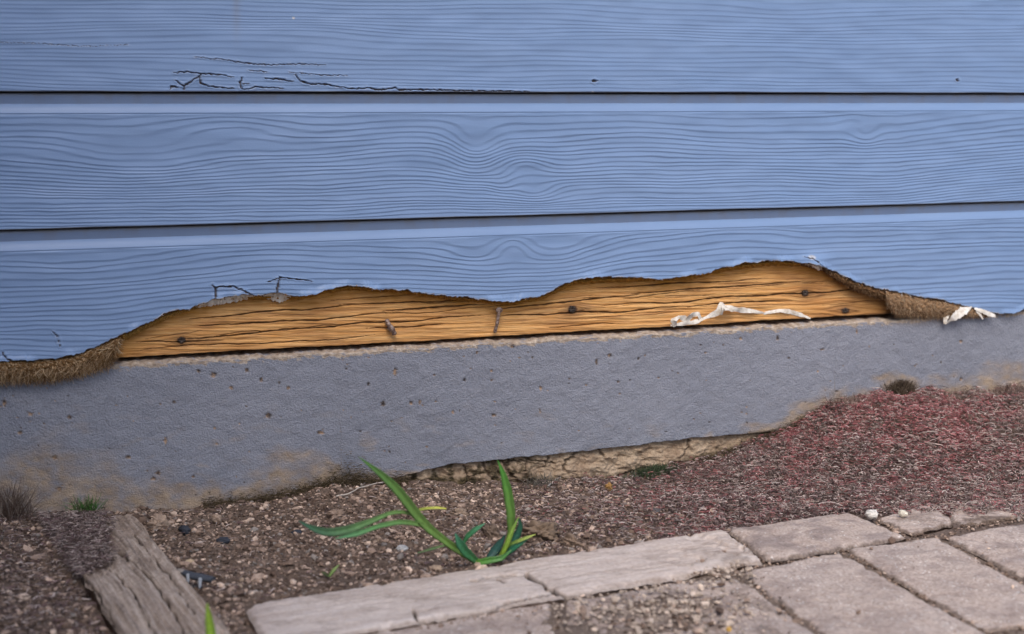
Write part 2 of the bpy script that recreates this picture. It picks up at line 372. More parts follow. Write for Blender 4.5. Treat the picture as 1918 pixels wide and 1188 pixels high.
wall = thing('house_wall', 'blue painted lap siding wall with its lowest board torn open over orange timber', 'wall', (0, 0, 0))
def siding(kind, zs, mat, nrow=230, X=None):
    """one board hanging below the seam at height zs, from its hidden top lip down to its bottom edge"""
    X = Xw if X is None else X
    zb = np.full(X.shape, zs-EXPO) if kind != 'bottom' else torn_z(X)
    if kind != 'bottom': zb = zb+.0006*noise(X*9, X*0, 31)
    # rows: hidden lip, notch, recess, chamfer, face, rounded foot, underside
    fr = [(.010, .020), (.0005, .020), (-.0006, .0165), (-.0020, .0130), (-.0026, .0040), (-.0060, .0046), (-.0140, .0062), (-.0147, .0064), (-.0149, .0061), (-.0200, .0028), (-.0250, .0000), (-.0256, -.0001), (-.0262, .0006), (-.0270, .0002)]
    nface = nrow; rows_z = []; rows_y = []; fl = []
    for dz, y in fr: rows_z.append(zs+dz+X*0); rows_y.append(X*0+y); fl.append(0)
    z0 = zs-.0280
    for t in np.linspace(0, 1, nface):
        rows_z.append(z0+(zb+.0012-z0)*t); rows_y.append(X*0-.0016*t); fl.append(1)
    for dz, y in ((.0004, -.0013), (0.0, .0002), (.0002, .004), (.0006, .0095), (.004, .0115)):
        rows_z.append(zb+dz); rows_y.append(X*0+y); fl.append(2)
    Z = np.array(rows_z); Y = np.array(rows_y); XX = np.broadcast_to(X, Z.shape).copy(); fl = np.array(fl)[:, None]*np.ones_like(Z)
    P = np.stack([XX, Y, Z], -1); U, V = project(P.reshape(-1, 3)); U = U.reshape(Z.shape); V = V.reshape(Z.shape)
    face = fl == 1
    crack = np.zeros_like(Z); worn = np.zeros_like(Z); grime_shade = np.zeros_like(Z)
    if kind in ('top', 'mid', 'bottom') and len(X) > 300:
        h = grain_field(kind, U, V, XX)
        edge = sm(0, .004, z0-Z)*sm(0, .003, Z-zb[None])
        A = {'top': .00042, 'mid': .00066, 'bottom': .00066}[kind]
        Y = Y-np.where(face, (h-.5)*A*edge, 0)
        Y = Y-np.where(face, fbm(XX*14, Z*30, 2, 41)*.0008, 0)
        vis = (U > -60) & (U < 1980)
        for pts, wd in (CR_TOP if kind == 'top' else CR_BOT if kind == 'bottom' else []):
            a = np.array(pts); sel = (U > a[:, 0].min()-12) & (U < a[:, 0].max()+12) & (V > a[:, 1].min()-12) & (V < a[:, 1].max()+12) & face
            if not sel.any(): continue
            u = U[sel]; v = V[sel]
            d, t = polydist(u+noise(u/7, v/7, 51)*1.6, v+noise(u/6, v/6, 52)*1.8, pts)
            wv = wd*(.55+.45*np.sin(np.pi*np.clip(t, .06, .94)))*(1+.4*noise(u/5, v/5, 53))
            cm = sm(wv*.95, wv*.4, d); crack[sel] = np.maximum(crack[sel], cm)
            Y[sel] += cm*.0022*min(1, wd/1.6)
            lip = np.exp(-((d-wv*1.6)/1.8)**2); Y[sel] -= lip*.00055*min(1, wd/1.6)
            worn[sel] = np.maximum(worn[sel], lip*.16*(noise(u/8, v/4, 54) > .15))
        if kind == 'top':
            for cx, cy, rr in ((550, 34, 3.4), (1394-284, 173, 3.2)):
                worn = np.maximum(worn, sm(rr, rr*.5, np.hypot(U-cx, (V-cy)*1.1)))
            Y = Y-np.where(face, bump2(U, V, 415, 152, 60, 16)*.0012, 0)
            grime_shade = np.maximum(grime_shade, .35*gs(U, 443, 7)*sm(110, 0, V))
        if kind == 'bottom':
            e = (Z-zb[None])*1394
            ins = (U > 205) & (U < 1900)
            wr = sm(3.6, 1., e)*sm(-.25, .2, noise(U/26, U*0, 61)+.3*noise(U/5, V/5, 62)-.08)*ins
            worn = np.maximum(worn, wr*.85*face)
            curl = sm(14, 0, e)*sm(-.2, .5, noise(U/40, U*0, 63))
            Y = Y-np.where(face, curl*.0028, 0)
            Y = Y-np.where(face, bump2(U, V, 1525, 492, 26, 14)*.005, 0)
            worn = np.maximum(worn, sm(1.0, .4, np.hypot((U-1519)/9, (V-482)/6))*.8)
            tearc = (fl == 2)
            grime_shade = np.maximum(grime_shade, tearc*1.0)
    grime_shade = np.where(fl == 2, 1.0, grime_shade)
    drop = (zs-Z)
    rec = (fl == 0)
    grime_shade = np.where(rec, np.maximum(grime_shade, sm(.0032, .0022, drop)*.95+sm(.0150, .0143, drop)*.26+.22*sm(0, .5, fbm(XX*40, Z*90, 3, 71))*sm(.016, .012, drop)), grime_shade)  # grime plus a grey lap shade painted evenly along the recess
    grime_shade = np.maximum(grime_shade, sm(.0022, .0002, Z-zb[None])*.4*(fl == 1))
    P = np.stack([XX, Y, Z], -1)
    return make('siding_board', P, gridf(*Z.shape), mat, wall, col=np.stack([crack, worn, grime_shade], -1))
b_top = tag(siding('top', Zs1+EXPO, MAT_SIDING, 215), 'blue board with fine straight grain and black paint cracks along its bottom edge')
b_mid = tag(siding('mid', Zs1, MAT_SIDING, 250), 'whole middle board with wavy embossed grain and a swirl')
b_bot = tag(siding('bottom', Zs2, MAT_SIDING, 250), 'lowest blue board with its bottom half torn away')
for q in range(2, 12): siding('plain', Zs1+EXPO*q, MAT_SIDING, 6, Xcoarse)

def box(name, a, b, mat, parent):
    a, b = np.array(a), np.array(b)
    V = np.array([[x, y, z] for x in (a[0], b[0]) for y in (a[1], b[1]) for z in (a[2], b[2])])
    return make(name, V, np.array([(0, 1, 3, 2), (4, 6, 7, 5), (0, 4, 5, 1), (2, 3, 7, 6), (0, 2, 6, 4), (1, 5, 7, 3)]), mat, parent, col=np.tile([0., .6, .4], (8, 1)), smooth=False)
box('sheathing', (Xw[0], .073, -.3), (Xw[-1], .095, 2.2), MAT_CLAY, wall)
# unseen return wall, added left of the frame to shade the siding's left end
sw = thing('added_shade_wall', 'unseen blue lap siding wall added beyond the left edge to shade the siding', 'wall', (-1.12, 0, 0))
prof = [(0, .0), (-.0026, .004), (-.015, .006), (-.025, 0.), (-EXPO+.001, -.0016), (-EXPO, .0)]
for q in range(-1, 12):
    zt = Zs1+EXPO*q; ys = np.array([-.004, -3.0]); V = np.array([[(-1.10-y, yy, zt+dz) for dz, y in prof] for yy in ys]); V2 = V.copy(); V2[..., 0] = -1.14
    i = np.arange(len(prof)-1); n = len(prof)
    f = np.vstack([np.stack([i, i+1, i+1+n, i+n], 1), np.stack([i+n+2*n, i+1+n+2*n, i+1+2*n, i+2*n], 1), np.stack([i+n, i+1+n, i+1+3*n, i+3*n], 1), [[0, n, 3*n, 2*n], [n-1, 3*n-1, 4*n-1, 2*n-1]]])
    make('siding_board', np.concatenate([V, V2]), f, MAT_SIDING, sw, col=np.zeros((4*n, 3)), smooth=False)
box('base', (-1.145, -3.0, -.05), (-1.106, -.004, Zs1-2*EXPO-.001), MAT_RENDER, sw)
# ---- exposed sill timber behind the torn board
ZF = on_wall(960, 643, .004)[0, 2]              # top arris of the foundation
Zt0 = on_wall(960, 628, .015)[0, 2]
X = np.concatenate([np.linspace(-1.6, XL-.05, 30), np.arange(XL-.045, XR+.05, .0013), np.linspace(XR+.055, 2.6, 30)])
zbot = Zt0+.0012*fbm(X*7, X*0, 3, 81)+.0005*noise(X*90, X*0, 82)
NR = 170; T = np.linspace(0, 1, NR)[:, None]; Z = zbot[None]+(.105)*T+X[None]*0
Yb = .015+0*Z
XX = np.broadcast_to(X, Z.shape).copy(); P = np.stack([XX, Yb, Z], -1); U, V = project(P.reshape(-1, 3)); U = U.reshape(Z.shape); V = V.reshape(Z.shape)
KN = [(340, 637, 10, 8), (1072, 579, 11, 9), (1508, 549, 9, 8), (1583, 582, 10, 7)]
Vw = V+sum(-np.sign(V-cy)*8*np.exp(-((U-cx)/26)**2-((V-cy)/16)**2) for cx, cy, rx, ry in KN)
h = fbm(U/130, Vw/5.5, 3, 83)*.0010+fbm(U/40, Vw/2.6, 2, 84)*.0004
base_l = lambda u: 628-.0575*(u-960)            # bottom line of the timber in pixels
CR = []
r2 = np.random.default_rng(21)
spec_ = [(380, 800, 640-0, 0), ]
for q in range(34):
    x0 = r2.uniform(215, 1600); L = r2.uniform(50, 330)*(.6 if q > 20 else 1.0); off = r2.uniform(6, 92); CR.append((x0, x0+L, off, r2.uniform(.3, .8), q))
CR += [(360, 660, 68, 1.5, 90), (370, 720, 52, 1.6, 91), (520, 900, 38, 1.5, 92), (640, 910, 74, 1.5, 93), (720, 905, 57, 1.7, 94), (690, 830, 30, 1.3, 95), (930, 1200, 55, 1.6, 96), (935, 1290, 34, 1.8, 97),
       (1130, 1700, 48, 1.7, 98), (1180, 1500, 66, 1.4, 99), (1120, 1420, 80, 1.4, 100), (1290, 1480, 36, 1.4, 101), (260, 420, 24, 1.2, 102), (350, 560, 32, 1.6, 103), (260, 700, 12, .9, 104)]
crack = np.zeros_like(Z)
for x0, x1, off, wd, q in CR:
    cs = np.where((U[0] > x0-4) & (U[0] < x1+4))[0]
    if len(cs) == 0: continue
    u = U[:, cs]; t = np.clip((u-x0)/(x1-x0), 0, 1)
    yc = base_l(u)-off+noise(u/110, u*0+q, 85)*5+noise(u/30, u*0+q, 86)*1.1+noise(u/9, u*0+q, 87)*.4-(t-.5)*r2.uniform(-4, 9)
    ww = wd*(np.sin(np.pi*t)**.5)*(1+.55*noise(u/14, u*0+q, 88))
    cm = sm(ww*1.15+.25, ww*.35, np.abs(V[:, cs]-yc)); crack[:, cs] = np.maximum(crack[:, cs], cm*min(1, wd/.9))
knot = .55*sm(1540, 1680, U)+.35*sm(6, 0, np.abs((Z-zbot[None])*1394))  # right end darkened to paint the flap's shade; lower edge darkened too
for cx, cy, rx, ry in KN:
    rr = np.hypot((U-cx)/rx, (V-cy)/ry)+.15*noise(U/4, V/4, 89)
    knot = np.maximum(knot, sm(1.05, .7, rr)); knot = np.maximum(knot, .62*np.exp(-((U-cx-14)/46)**2-((V-cy)/8)**2)*(.75+.5*noise(U/12, V/3, 87))); knot = np.maximum(knot, .6*np.exp(-(rr/1.9)**2))
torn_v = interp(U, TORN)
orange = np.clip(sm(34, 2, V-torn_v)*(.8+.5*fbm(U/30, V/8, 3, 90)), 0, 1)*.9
orange = np.maximum(orange, .5*sm(1560, 1680, U)); orange = np.maximum(orange, .35*sm(330, 215, U))  # right end also deepened as part of the painted flap shade
Yb = Yb-h+crack*.0030-knot*.0006
rows = [np.stack([X, X*0+.0705, zbot+.001], -1)[None], np.stack([X, X*0+.0195, zbot-.0002], -1)[None]]
P = np.concatenate(rows+[np.stack([XX, Yb, Z], -1)], 0)
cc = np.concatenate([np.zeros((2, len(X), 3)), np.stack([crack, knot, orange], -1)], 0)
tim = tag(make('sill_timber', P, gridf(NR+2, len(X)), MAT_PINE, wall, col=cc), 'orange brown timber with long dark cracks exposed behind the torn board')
# knots as sub-parts
bv, bf = ico(3)
for cx, cy, rx, ry in KN:
    c0 = on_wall(cx, cy, .014)[0]; s = 1/1394
    Vv = bv*np.array([rx*.62*s, .0022, ry*.62*s])*(1+.55*fbm(bv[:, 0]*2.5+cx, bv[:, 2]*2.5, 3, 91)[:, None])
    Vv[:, 1] += .0030*gs(np.hypot(bv[:, 0], bv[:, 2]), 0, .45)
    make('knot', Vv+c0, bf, MAT_KNOT, tim)
# bent nails left in the timber
def nail(pts, rad, head=None):
    p = np.array([on_wall(a, b, .012)[0]+np.array([0, -d, 0]) for a, b, d in pts])
    tt = np.linspace(0, len(p)-1, 22); q = np.stack([np.interp(tt, range(len(p)), p[:, i]) for i in range(3)], 1)
    r_ = np.full(22, rad)*(1+.22*noise(tt*2.1, tt*0, 92)); r_[-1] *= .5
    V1, f1 = tubes(q[None], r_[None], 8)
    if head:
        V2 = bv*np.array([head, head*.45, head*.8])+q[0]; f = [f1, bf+len(V1)]; V1 = np.vstack([V1, V2])
        return make('nail', V1, f, MAT_RUST, tim)
    return make('nail', V1, f1, MAT_RUST, tim)
nail([(933, 580, .005), (931, 590, .0055), (929, 605, .005), (926, 623, .001)], .0024, .0050)
nail([(724, 600, .001), (726, 607, .005), (733, 615, .007), (738, 626, .003)], .0032)
# splinter beside the second nail
q = on_wall([728, 733, 741], [612, 619, 627], .008); V1, f1 = tubes(np.stack([np.interp(np.linspace(0, 2, 8), range(3), q[:, i]) for i in range(3)], 1)[None], np.linspace(.0038, .0012, 8)[None], 5)
make('splinter', V1, f1, MAT_RUST, tim)

# ---- torn fibre fringe hanging on the board edge
def fibre_mat(top, bot, name, y0, y1, dens, seed, cols, ang, ln, rad=.00022):
    """ragged padding between two pixel curves plus thousands of strands growing from it"""
    us = np.arange(top[0][0], top[-1][0], 1.6); tv = interp(us, top); bvv = interp(us, bot); nr = 26
    t = np.linspace(0, 1, nr)[:, None]; vv = tv+(bvv-tv)*t
    U_ = np.broadcast_to(us, vv.shape)
    bulge = np.sin(np.pi*np.clip(t, 0, 1))**.6
    yy = y0+(y1-y0)*t-bulge*.006*np.clip((bvv-tv)/18, 0, 1)+fbm(U_/7, vv/5, 3, seed)*.0022
    vv = vv+fbm(U_/9, vv/9, 3, seed+1)*2.2*t
    P = np.stack([on_wall(U_[i], vv[i], 0) for i in range(nr)])
    d = P-cam_pos; s = (yy-cam_pos[1])/(0-cam_pos[1]); P = cam_pos+d*s[..., None]
    cc = np.array(cols[0])*(.8+.3*fbm(U_/6, vv/4, 2, seed+2))[..., None]
    m = make(name, P, gridf(*vv.shape), MAT_FIBRE, b_bot, col=np.clip(cc, .01, 1))
    tag(m, None, None)
    rr = np.random.default_rng(seed)
    n = dens; u = rr.uniform(us[0], us[-1], n); tt = rr.uniform(-.05, .98, n)
    a, b = interp(u, top), interp(u, bot); v = a+(b-a)*tt
    P0 = on_wall(u, v, 0); yv = y0+(y1-y0)*tt-.006*np.sin(np.pi*np.clip(tt, 0, 1))**.6*np.clip((b-a)/18, 0, 1)
    P0 = cam_pos+(P0-cam_pos)*((yv-cam_pos[1])/(0-cam_pos[1]))[:, None]
    L = rr.uniform(.4, 1, n)*ln*np.clip((b-a)/22, .35, 1.1)
    th = R(ang)+rr.normal(0, .38, n); K = 5; s_ = np.linspace(0, 1, K)
    curl = rr.normal(0, .7, n)
    dirx = np.sin(th[:, None]+curl[:, None]*s_); dirz = -np.cos(th[:, None]+curl[:, None]*s_)
    out_ = rr.uniform(-.7, .25, n)[:, None]*(1-s_)
    st = np.stack([dirx, out_, dirz], -1)*(L/K)[:, None, None]
    C = P0[:, None]+np.cumsum(st, 1)-st[:, :1]
    V1, f1 = tubes(C, (rad*rr.uniform(.6, 1.3, n))[:, None]*np.linspace(1.1, .35, K))
    pc = np.array(cols)[rr.integers(0, len(cols), n)]*rr.uniform(.6, 1.4, n)[:, None]
    s2 = make('fibre_strands', V1, f1, MAT_FIBRE, b_bot, col=np.clip(np.repeat(pc, K*3, 0), .005, 1))
    s2['kind'] = 'stuff'
    return m
LC = [(.16, .09, .04), (.28, .165, .08), (.46, .32, .19), (.10, .05, .022), (.60, .46, .30)]
fibre_mat([(-60, 672), (0, 671), (60, 677), (100, 674), (140, 667), (180, 650), (212, 636), (228, 630)], [(-60, 706), (0, 706), (60, 703), (100, 700), (140, 694), (180, 683), (206, 676), (228, 634)], 'fibre_padding', .003, -.001, 6500, 101, LC, -12, .020, .00033)
fibre_mat([(1660, 545), (1680, 548), (1720, 557), (1760, 563), (1800, 573), (1850, 586)], [(1660, 560), (1667, 578), (1676, 590), (1720, 592), (1760, 592), (1800, 592), (1850, 594)], 'fibre_padding', .003, -.001, 3600, 111, [(.30, .19, .11), (.42, .29, .18), (.55, .42, .29), (.18, .10, .055)], 12, .012, .00030)
fibre_mat([(1500, 494), (1540, 501), (1560, 509), (1600, 527), (1640, 541), (1672, 546)], [(1500, 496), (1540, 507), (1560, 522), (1600, 545), (1640, 558), (1672, 566)], 'fibre_rim', .003, .008, 2200, 121, [(.16, .09, .045), (.27, .16, .085), (.38, .25, .15), (.07, .04, .022)], 25, .008, .00028)
fibre_mat([(230, 628), (280, 605), (335, 581), (400, 563)], [(230, 640), (280, 613), (335, 587), (400, 567)], 'fibre_rim', .006, .012, 1300, 131, [(.46, .26, .07), (.58, .36, .13), (.32, .17, .04)], -8, .010, .00018)
fibre_mat([(400, 562), (480, 555), (560, 556), (615, 543), (660, 537), (760, 545), (840, 556), (960, 567), (1020, 554), (1075, 526), (1180, 521), (1290, 518), (1360, 501), (1450, 490), (1510, 495)],
          [(400, 566), (480, 561), (560, 561), (615, 549), (660, 543), (760, 550), (840, 561), (960, 572), (1020, 559), (1075, 532), (1180, 527), (1290, 524), (1360, 507), (1450, 496), (1510, 500)], 'fibre_rim', .006, .012, 3000, 141, [(.42, .22, .05), (.50, .28, .08), (.30, .14, .03)], 0, .006, .00016)
r6 = np.random.default_rng(66); n = 520; u = np.concatenate([r6.uniform(215, 1510, 360), r6.uniform(1510, 1860, 160)]); v = interp(u, TORN)
P0 = on_wall(u, v, .0); P0[:, 2] = torn_z(P0[:, 0])+.0008; P0[:, 1] = r6.uniform(-.001, .007, n)
K = 5; s_ = np.linspace(0, 1, K); th = r6.normal(0, .9, n)+np.where(u > 1510, .6, 0); L = r6.uniform(.0015, .0048, n)*np.where(u > 1510, 1.7, 1); cu = r6.normal(0, 1.2, n); a = th[:, None]+cu[:, None]*s_
st = np.stack([np.sin(a), r6.uniform(-.8, .2, n)[:, None]+0*a, -np.cos(a)], -1)*(L/K)[:, None, None]
V1, f1 = tubes(P0[:, None]+np.cumsum(st, 1)-st[:, :1], r6.uniform(.0003, .0009, n)[:, None]*np.linspace(1.2, .3, K), 4)
pc = np.array([(.20, .10, .04), (.34, .19, .07), (.10, .05, .03), (.46, .30, .16), (.60, .56, .52)])[r6.choice(5, n, p=[.3, .25, .25, .12, .08])]
sp = make('splinters', V1, f1, MAT_FIBRE, b_bot, col=np.repeat(pc, K*4, 0), smooth=False); sp['kind'] = 'stuff'
# pale primer flaps under the torn edge
def flap(top, bot, y0, y1, seed):
    us = np.arange(top[0][0], top[-1][0]+1, 1.5); a = interp(us, top); b = interp(us, bot)+noise(us/4, us*0, seed)*2.6+noise(us/1.7, us*0, seed+1)*1.3
    nr = 9; t = np.linspace(0, 1, nr)[:, None]; vv = a+(b-a)*t; U_ = np.broadcast_to(us, vv.shape); yy = y0+(y1-y0)*t+noise(U_/6, vv/5, seed+2)*.0015
    fr_ = []
    for dy in (0, .0012):
        P = np.stack([on_wall(U_[i], vv[i], 0) for i in range(nr)]); P = cam_pos+(P-cam_pos)*((yy+dy-cam_pos[1])/(0-cam_pos[1]))[..., None]; fr_.append(P.reshape(-1, 3))
    nv = nr*len(us); f = np.vstack([gridf(nr, len(us)), gridf(nr, len(us), nv)[:, ::-1]])
    i = (nr-1)*len(us)+np.arange(len(us)-1); f = np.vstack([f, np.stack([i, i+nv, i+nv+1, i+1], 1)])
    make('primer_flap', np.vstack(fr_), f, MAT_PEEL, b_bot)
flap([(364, 572), (400, 560), (440, 552), (478, 553)], [(364, 577), (385, 574), (400, 572), (440, 566), (478, 557)], .002, .009, 151)
flap([(488, 552), (519, 547), (545, 553)], [(488, 557), (505, 562), (522, 568), (545, 559)], .001, .010, 155)
flap([(1508, 494), (1525, 497), (1540, 501)], [(1508, 496), (1525, 502), (1540, 507)], -.002, .004, 159)

# ================================================================== FOUNDATION
found = thing('foundation', 'grey blue painted foundation strip with earth stains under the siding', 'foundation', (0, .05, 0))
GL = [(-4000, 1500), (-600, 1062), (-200, 1000), (0, 962), (120, 958), (250, 962), (400, 946), (500, 935), (560, 920), (620, 905), (700, 902), (800, 905), (900, 905), (1080, 905), (1200, 893), (1290, 866), (1400, 836), (1460, 806), (1490, 790), (1540, 765), (1600, 744), (1700, 738), (1800, 742), (1918, 738), (2200, 715), (4000, 600)]
gw = on_wall([p[0] for p in GL], [p[1] for p in GL], .004)
gx = np.concatenate([[-8], gw[1:-1, 0], [9]]); gz = np.concatenate([[0.], gw[1:-1, 2], [.03]]); gz = np.clip(gz, -.03, .09)
def wall_ground(X): return np.interp(X, gx, gz)
LIP = [(-9000, 1100), (500, 1010), (640, 935), (700, 910), (750, 893), (800, 880), (850, 868), (910, 864), (960, 858), (1090, 845), (1180, 835), (1280, 823), (1290, 821), (1400, 812), (1480, 801), (1560, 800), (1700, 830), (5000, 700)]
lw = on_wall([p[0] for p in LIP], [p[1] for p in LIP], .004)
def lip_z(X):
    z = np.interp(X, lw[:, 0], lw[:, 2]); z = np.where(X < lw[2, 0], -.06, z); z = np.where(X > lw[-3, 0], -.06, z)
    return z+.0016*fbm(X*50, X*0, 3, 161)
X = Xw; zl = lip_z(X)
ztop = ZF+.0016*fbm(X*22, X*0, 3, 162)+.0010*noise(X*150, X*0, 163)
rowsZ, rowsY, kinds = [], [], []
zc = ztop+.0115
for dz, y in ((.0030, .072), (.0031, .040), (.0032, .026), (.0031, .020), (.0029, .0145), (.0024, .0100), (.0016, .0070), (.0007, .0050)):
    rowsZ.append(ztop+dz); rowsY.append(X*0+y); kinds.append(0)
for t in np.linspace(0, 1, 190):
    rowsZ.append(ztop+(zl-ztop)*t); rowsY.append(X*0+.004); kinds.append(1)
rowsZ.append(zl-.0006); rowsY.append(X*0+.006); kinds.append(2); rowsZ.append(zl+.0005); rowsY.append(X*0+.014); kinds.append(2)
Z = np.array(rowsZ); Y = np.array(rowsY); XX = np.broadcast_to(X, Z.shape).copy(); kd = np.array(kinds)[:, None]*np.ones_like(Z)
U, V = project(np.stack([XX, Y, Z], -1).reshape(-1, 3)); U = U.reshape(Z.shape); V = V.reshape(Z.shape)
tanm = np.where(kd == 0, 1.0, 0.)
chip = (Z-ztop[None])*1394+6*fbm(U/26, V/7, 3, 164)+3.5*noise(U/5, V/4, 165)
tanm = np.maximum(tanm, sm(-5.0, -2.5, chip)*(kd == 1))
tanm = np.where(kd == 0, sm(-.9, -.1, fbm(U/20, V/5, 3, 166)), tanm)
g_ = wall_ground(X)[None]; hh = (Z-g_)*1394                     # pixels above the soil
stn = np.zeros_like(Z)
edge_h = interp(U, [(-300, 110), (0, 120), (60, 125), (110, 140), (160, 120), (230, 95), (330, 70), (420, 62), (520, 75), (590, 70), (640, 30), (760, 22), (900, 14), (1100, 22), (1300, 22), (1420, 30), (1520, 38), (1700, 26), (1840, 60), (1918, 85), (2100, 60)])
stn = sm(1.15, .35, (hh+30*fbm(U/90, V/50, 4, 167))/edge_h)*(kd > 0)
stn = np.maximum(stn, .45*sm(0.3, .9, fbm(U/60, V/25, 3, 168))*sm(700, 900, V))
stn = np.clip(stn*(.78+.45*fbm(U/25, V/18, 4, 169)), 0, 1)
stn = np.maximum(stn, .5*bump2(U, V, 1690, 600, 60, 8))
Y = Y+np.where(kd == 1, -fbm(XX*55, Z*55, 4, 170)*.0007-fbm(XX*7, Z*7, 2, 171)*.0015, 0)
Y = Y+np.where(kd == 0, fbm(XX*70, Y*260, 3, 172)*.0010, 0)
Z = Z+np.where(kd == 0, fbm(XX*60, Y*160, 3, 173)*.0008, 0)
PITS = [(740, 697, 4, 9), (372, 695, 4, 4), (400, 703, 7, 6), (490, 712, 4, 5), (463, 694, 4, 5), (523, 718, 3, 3), (540, 727, 4, 4), (433, 727, 5, 4), (326, 754, 4, 3), (503, 779, 7, 6), (130, 782, 5, 4), (57, 776, 5, 4), (8, 755, 4, 9), (600, 811, 7, 4), (893, 661, 3, 3), (960, 650, 5, 3), (1118, 678, 3, 7), (1142, 667, 4, 3), (1013, 728, 3, 5), (920, 695, 3, 3),
        (1457, 634, 3, 5), (1388, 635, 3, 3), (925, 778, 5, 4), (1012, 770, 2, 5), (848, 772, 3, 4), (770, 755, 4, 4), (718, 757, 5, 6), (786, 754, 3, 5), (1800, 711, 3, 4), (1196, 672, 3, 3), (690, 720, 3, 4), (870, 712, 3, 3), (1605, 622, 2, 5), (1567, 733, 3, 2), (102, 858, 5, 5), (110, 917, 5, 5), (296, 887, 5, 4), (288, 897, 4, 5), (362, 893, 4, 3), (402, 803, 3, 3), (240, 857, 6, 4), (37, 811, 5, 4), (310, 827, 3, 9), (1800, 640, 4, 3), (1540, 655, 5, 2), (1478, 671, 3, 2)]
r3 = np.random.default_rng(5)
for q in range(190):
    PITS.append((r3.uniform(0, 1918)**1.0, r3.uniform(640, 930), r3.uniform(1.2, 2.7), r3.uniform(1.1, 2.5)))
pit = np.zeros_like(Z)
for cx, cy, rx, ry in PITS:
    sel = (np.abs(U-cx) < rx*2+4) & (np.abs(V-cy) < ry*2+4) & (kd == 1)
    if not sel.any(): continue
    rr = np.hypot((U[sel]-cx)/rx, (V[sel]-cy)/ry)*(1+.45*noise(U[sel]/3, V[sel]/3, 174))
    m = sm(1.1, .5, rr); pit[sel] = np.maximum(pit[sel], m); Y[sel] += m*.0016*min(1, rx/3)
drop = sm(0, .004, np.abs(Z)*0+1)
render_part = make('painted_render', np.stack([XX, Y, Z], -1), gridf(*Z.shape), MAT_RENDER, found, col=np.stack([tanm, stn, pit*.9], -1))
# footing below the render lip
X = np.concatenate([np.linspace(-.6, .0, 60), np.arange(.0, .9, .0018), np.linspace(.91, 2.0, 60)]); X = np.sort(np.concatenate([X-.25]))
zt = lip_z(X)+.004; Tn = np.linspace(0, 1, 120)[:, None]; Z = zt+(-.07-zt)*Tn; XX = np.broadcast_to(X, Z.shape).copy()
below = (zt-Z); Y = .0125-below*.18
U, V = project(np.stack([XX, Y, Z], -1).reshape(-1, 3)); U = U.reshape(Z.shape); V = V.reshape(Z.shape)
Y = Y-fbm(U/30, V/22, 4, 181)*.0045-fbm(U/8, V/7, 3, 182)*.0014
ck = np.zeros_like(Z)
for pts, wd in (([(1084, 838), (1074, 856), (1060, 862), (1054, 880)], 3), ([(1290, 823), (1288, 842), (1278, 856)], 2.6), ([(1122, 842), (1130, 852)], 2.4), ([(1130, 902), (1175, 887), (1215, 875)], 2), ([(1028, 855), (1020, 875)], 2.5), ([(905, 868), (912, 885), (925, 900)], 3), ([(940, 862), (950, 880), (962, 895)], 3.2), ([(868, 872), (878, 895)], 3), ([(990, 858), (983, 880)], 2.5), ([(945, 865), (1000, 862), (1040, 868)], 2)):
    d, t = polydist(U+noise(U/8, V/8, 183)*3, V+noise(U/7, V/7, 184)*3, pts); ck = np.maximum(ck, sm(wd, wd*.4, d))
Y = Y+ck*.003
ck = ck*.75
moss = np.clip(sm(1040, 960, U)*sm(-.25, .35, fbm(U/22, V/18, 4, 185))*.9+sm(14, 2, (Z-wall_ground(XX))*1394+6*fbm(U/12, V/9, 3, 186))*.7, 0, 1)
make('clay_footing', np.stack([XX, Y, Z], -1), gridf(*Z.shape), MAT_CLAY, found, col=np.stack([ck, moss, moss*0], -1))

# ================================================================== GROUND
def bed_front(X):                                # y of the back edge of the edging, along X
    e = on_ground([455, 1590], [1130, 955]); m = (e[1, 1]-e[0, 1])/(e[1, 0]-e[0, 0]); return e[0, 1]+m*(X-e[0, 0])
def ground_h(X, Y, fine=True):
    f = bed_front(X); t = np.clip((0-Y)/np.maximum(-f, .05), 0, 1)
    zw = wall_ground(X)
    h = zw*(1-sm(0, .85, t))+(-.007)*sm(0, .9, t)
    h = np.where(Y < f-.01, -.0048, h)
    h = h+np.where((X > .55) & (Y > f+.02), .012*np.sin(np.pi*np.clip(t, 0, 1))*sm(.5, .9, X), 0)
    far = sm(1.6, 3.0, np.hypot(X-.2, Y)); h = h*(1-far)-.01*far
    if fine:
        bed = sm(f-.005, f+.03, Y)*(Y < .02)
        lf = sm(on_ground(150, 1100)[0, 0], on_ground(90, 1100)[0, 0], X)
        bed = np.maximum(bed, lf*.8)
        h = h+.009*bed*sm(.3, .7, X)*fbm(X*24, Y*34, 3, 206)
        h = h+(fbm(X*14, Y*14, 3, 201)*.0045+fbm(X*60, Y*60, 3, 202)*.0028+np.abs(fbm(X*170, Y*170, 2, 203))*.0024)*(.25+.75*bed)*(1-far)
        # crumbled heap spilling over the paver in front
        c1 = on_ground(1240, 1135)[0]; c2 = on_ground(1180, 1175)[0]; c3 = on_ground(1350, 1075)[0]
        for c, rx, ry, a in ((c1, .085, .035, .0050), (c2, .075, .03, .0060), (c3, .030, .016, .0065)):
            h = h+a*np.exp(-((X-c[0])/rx)**2-((Y-c[1])/ry)**2)*(1+.5*fbm(X*40, Y*40, 3, 204))
    return h
gxf = np.arange(-.75, 1.25, .0030); gyf = np.arange(-.78, .012, .0030)
o1 = lambda a, s: a+s*np.cumsum(np.geomspace(.02, 14, 26))
GX = np.concatenate([o1(gxf[0], -1)[::-1], gxf, o1(gxf[-1], 1)]); GY = np.concatenate([o1(gyf[0], -1)[::-1], gyf, [.03, .06, .1, .2], o1(.3, 1)])
XX, YY = np.meshgrid(GX, GY); ZZ = ground_h(XX, YY)
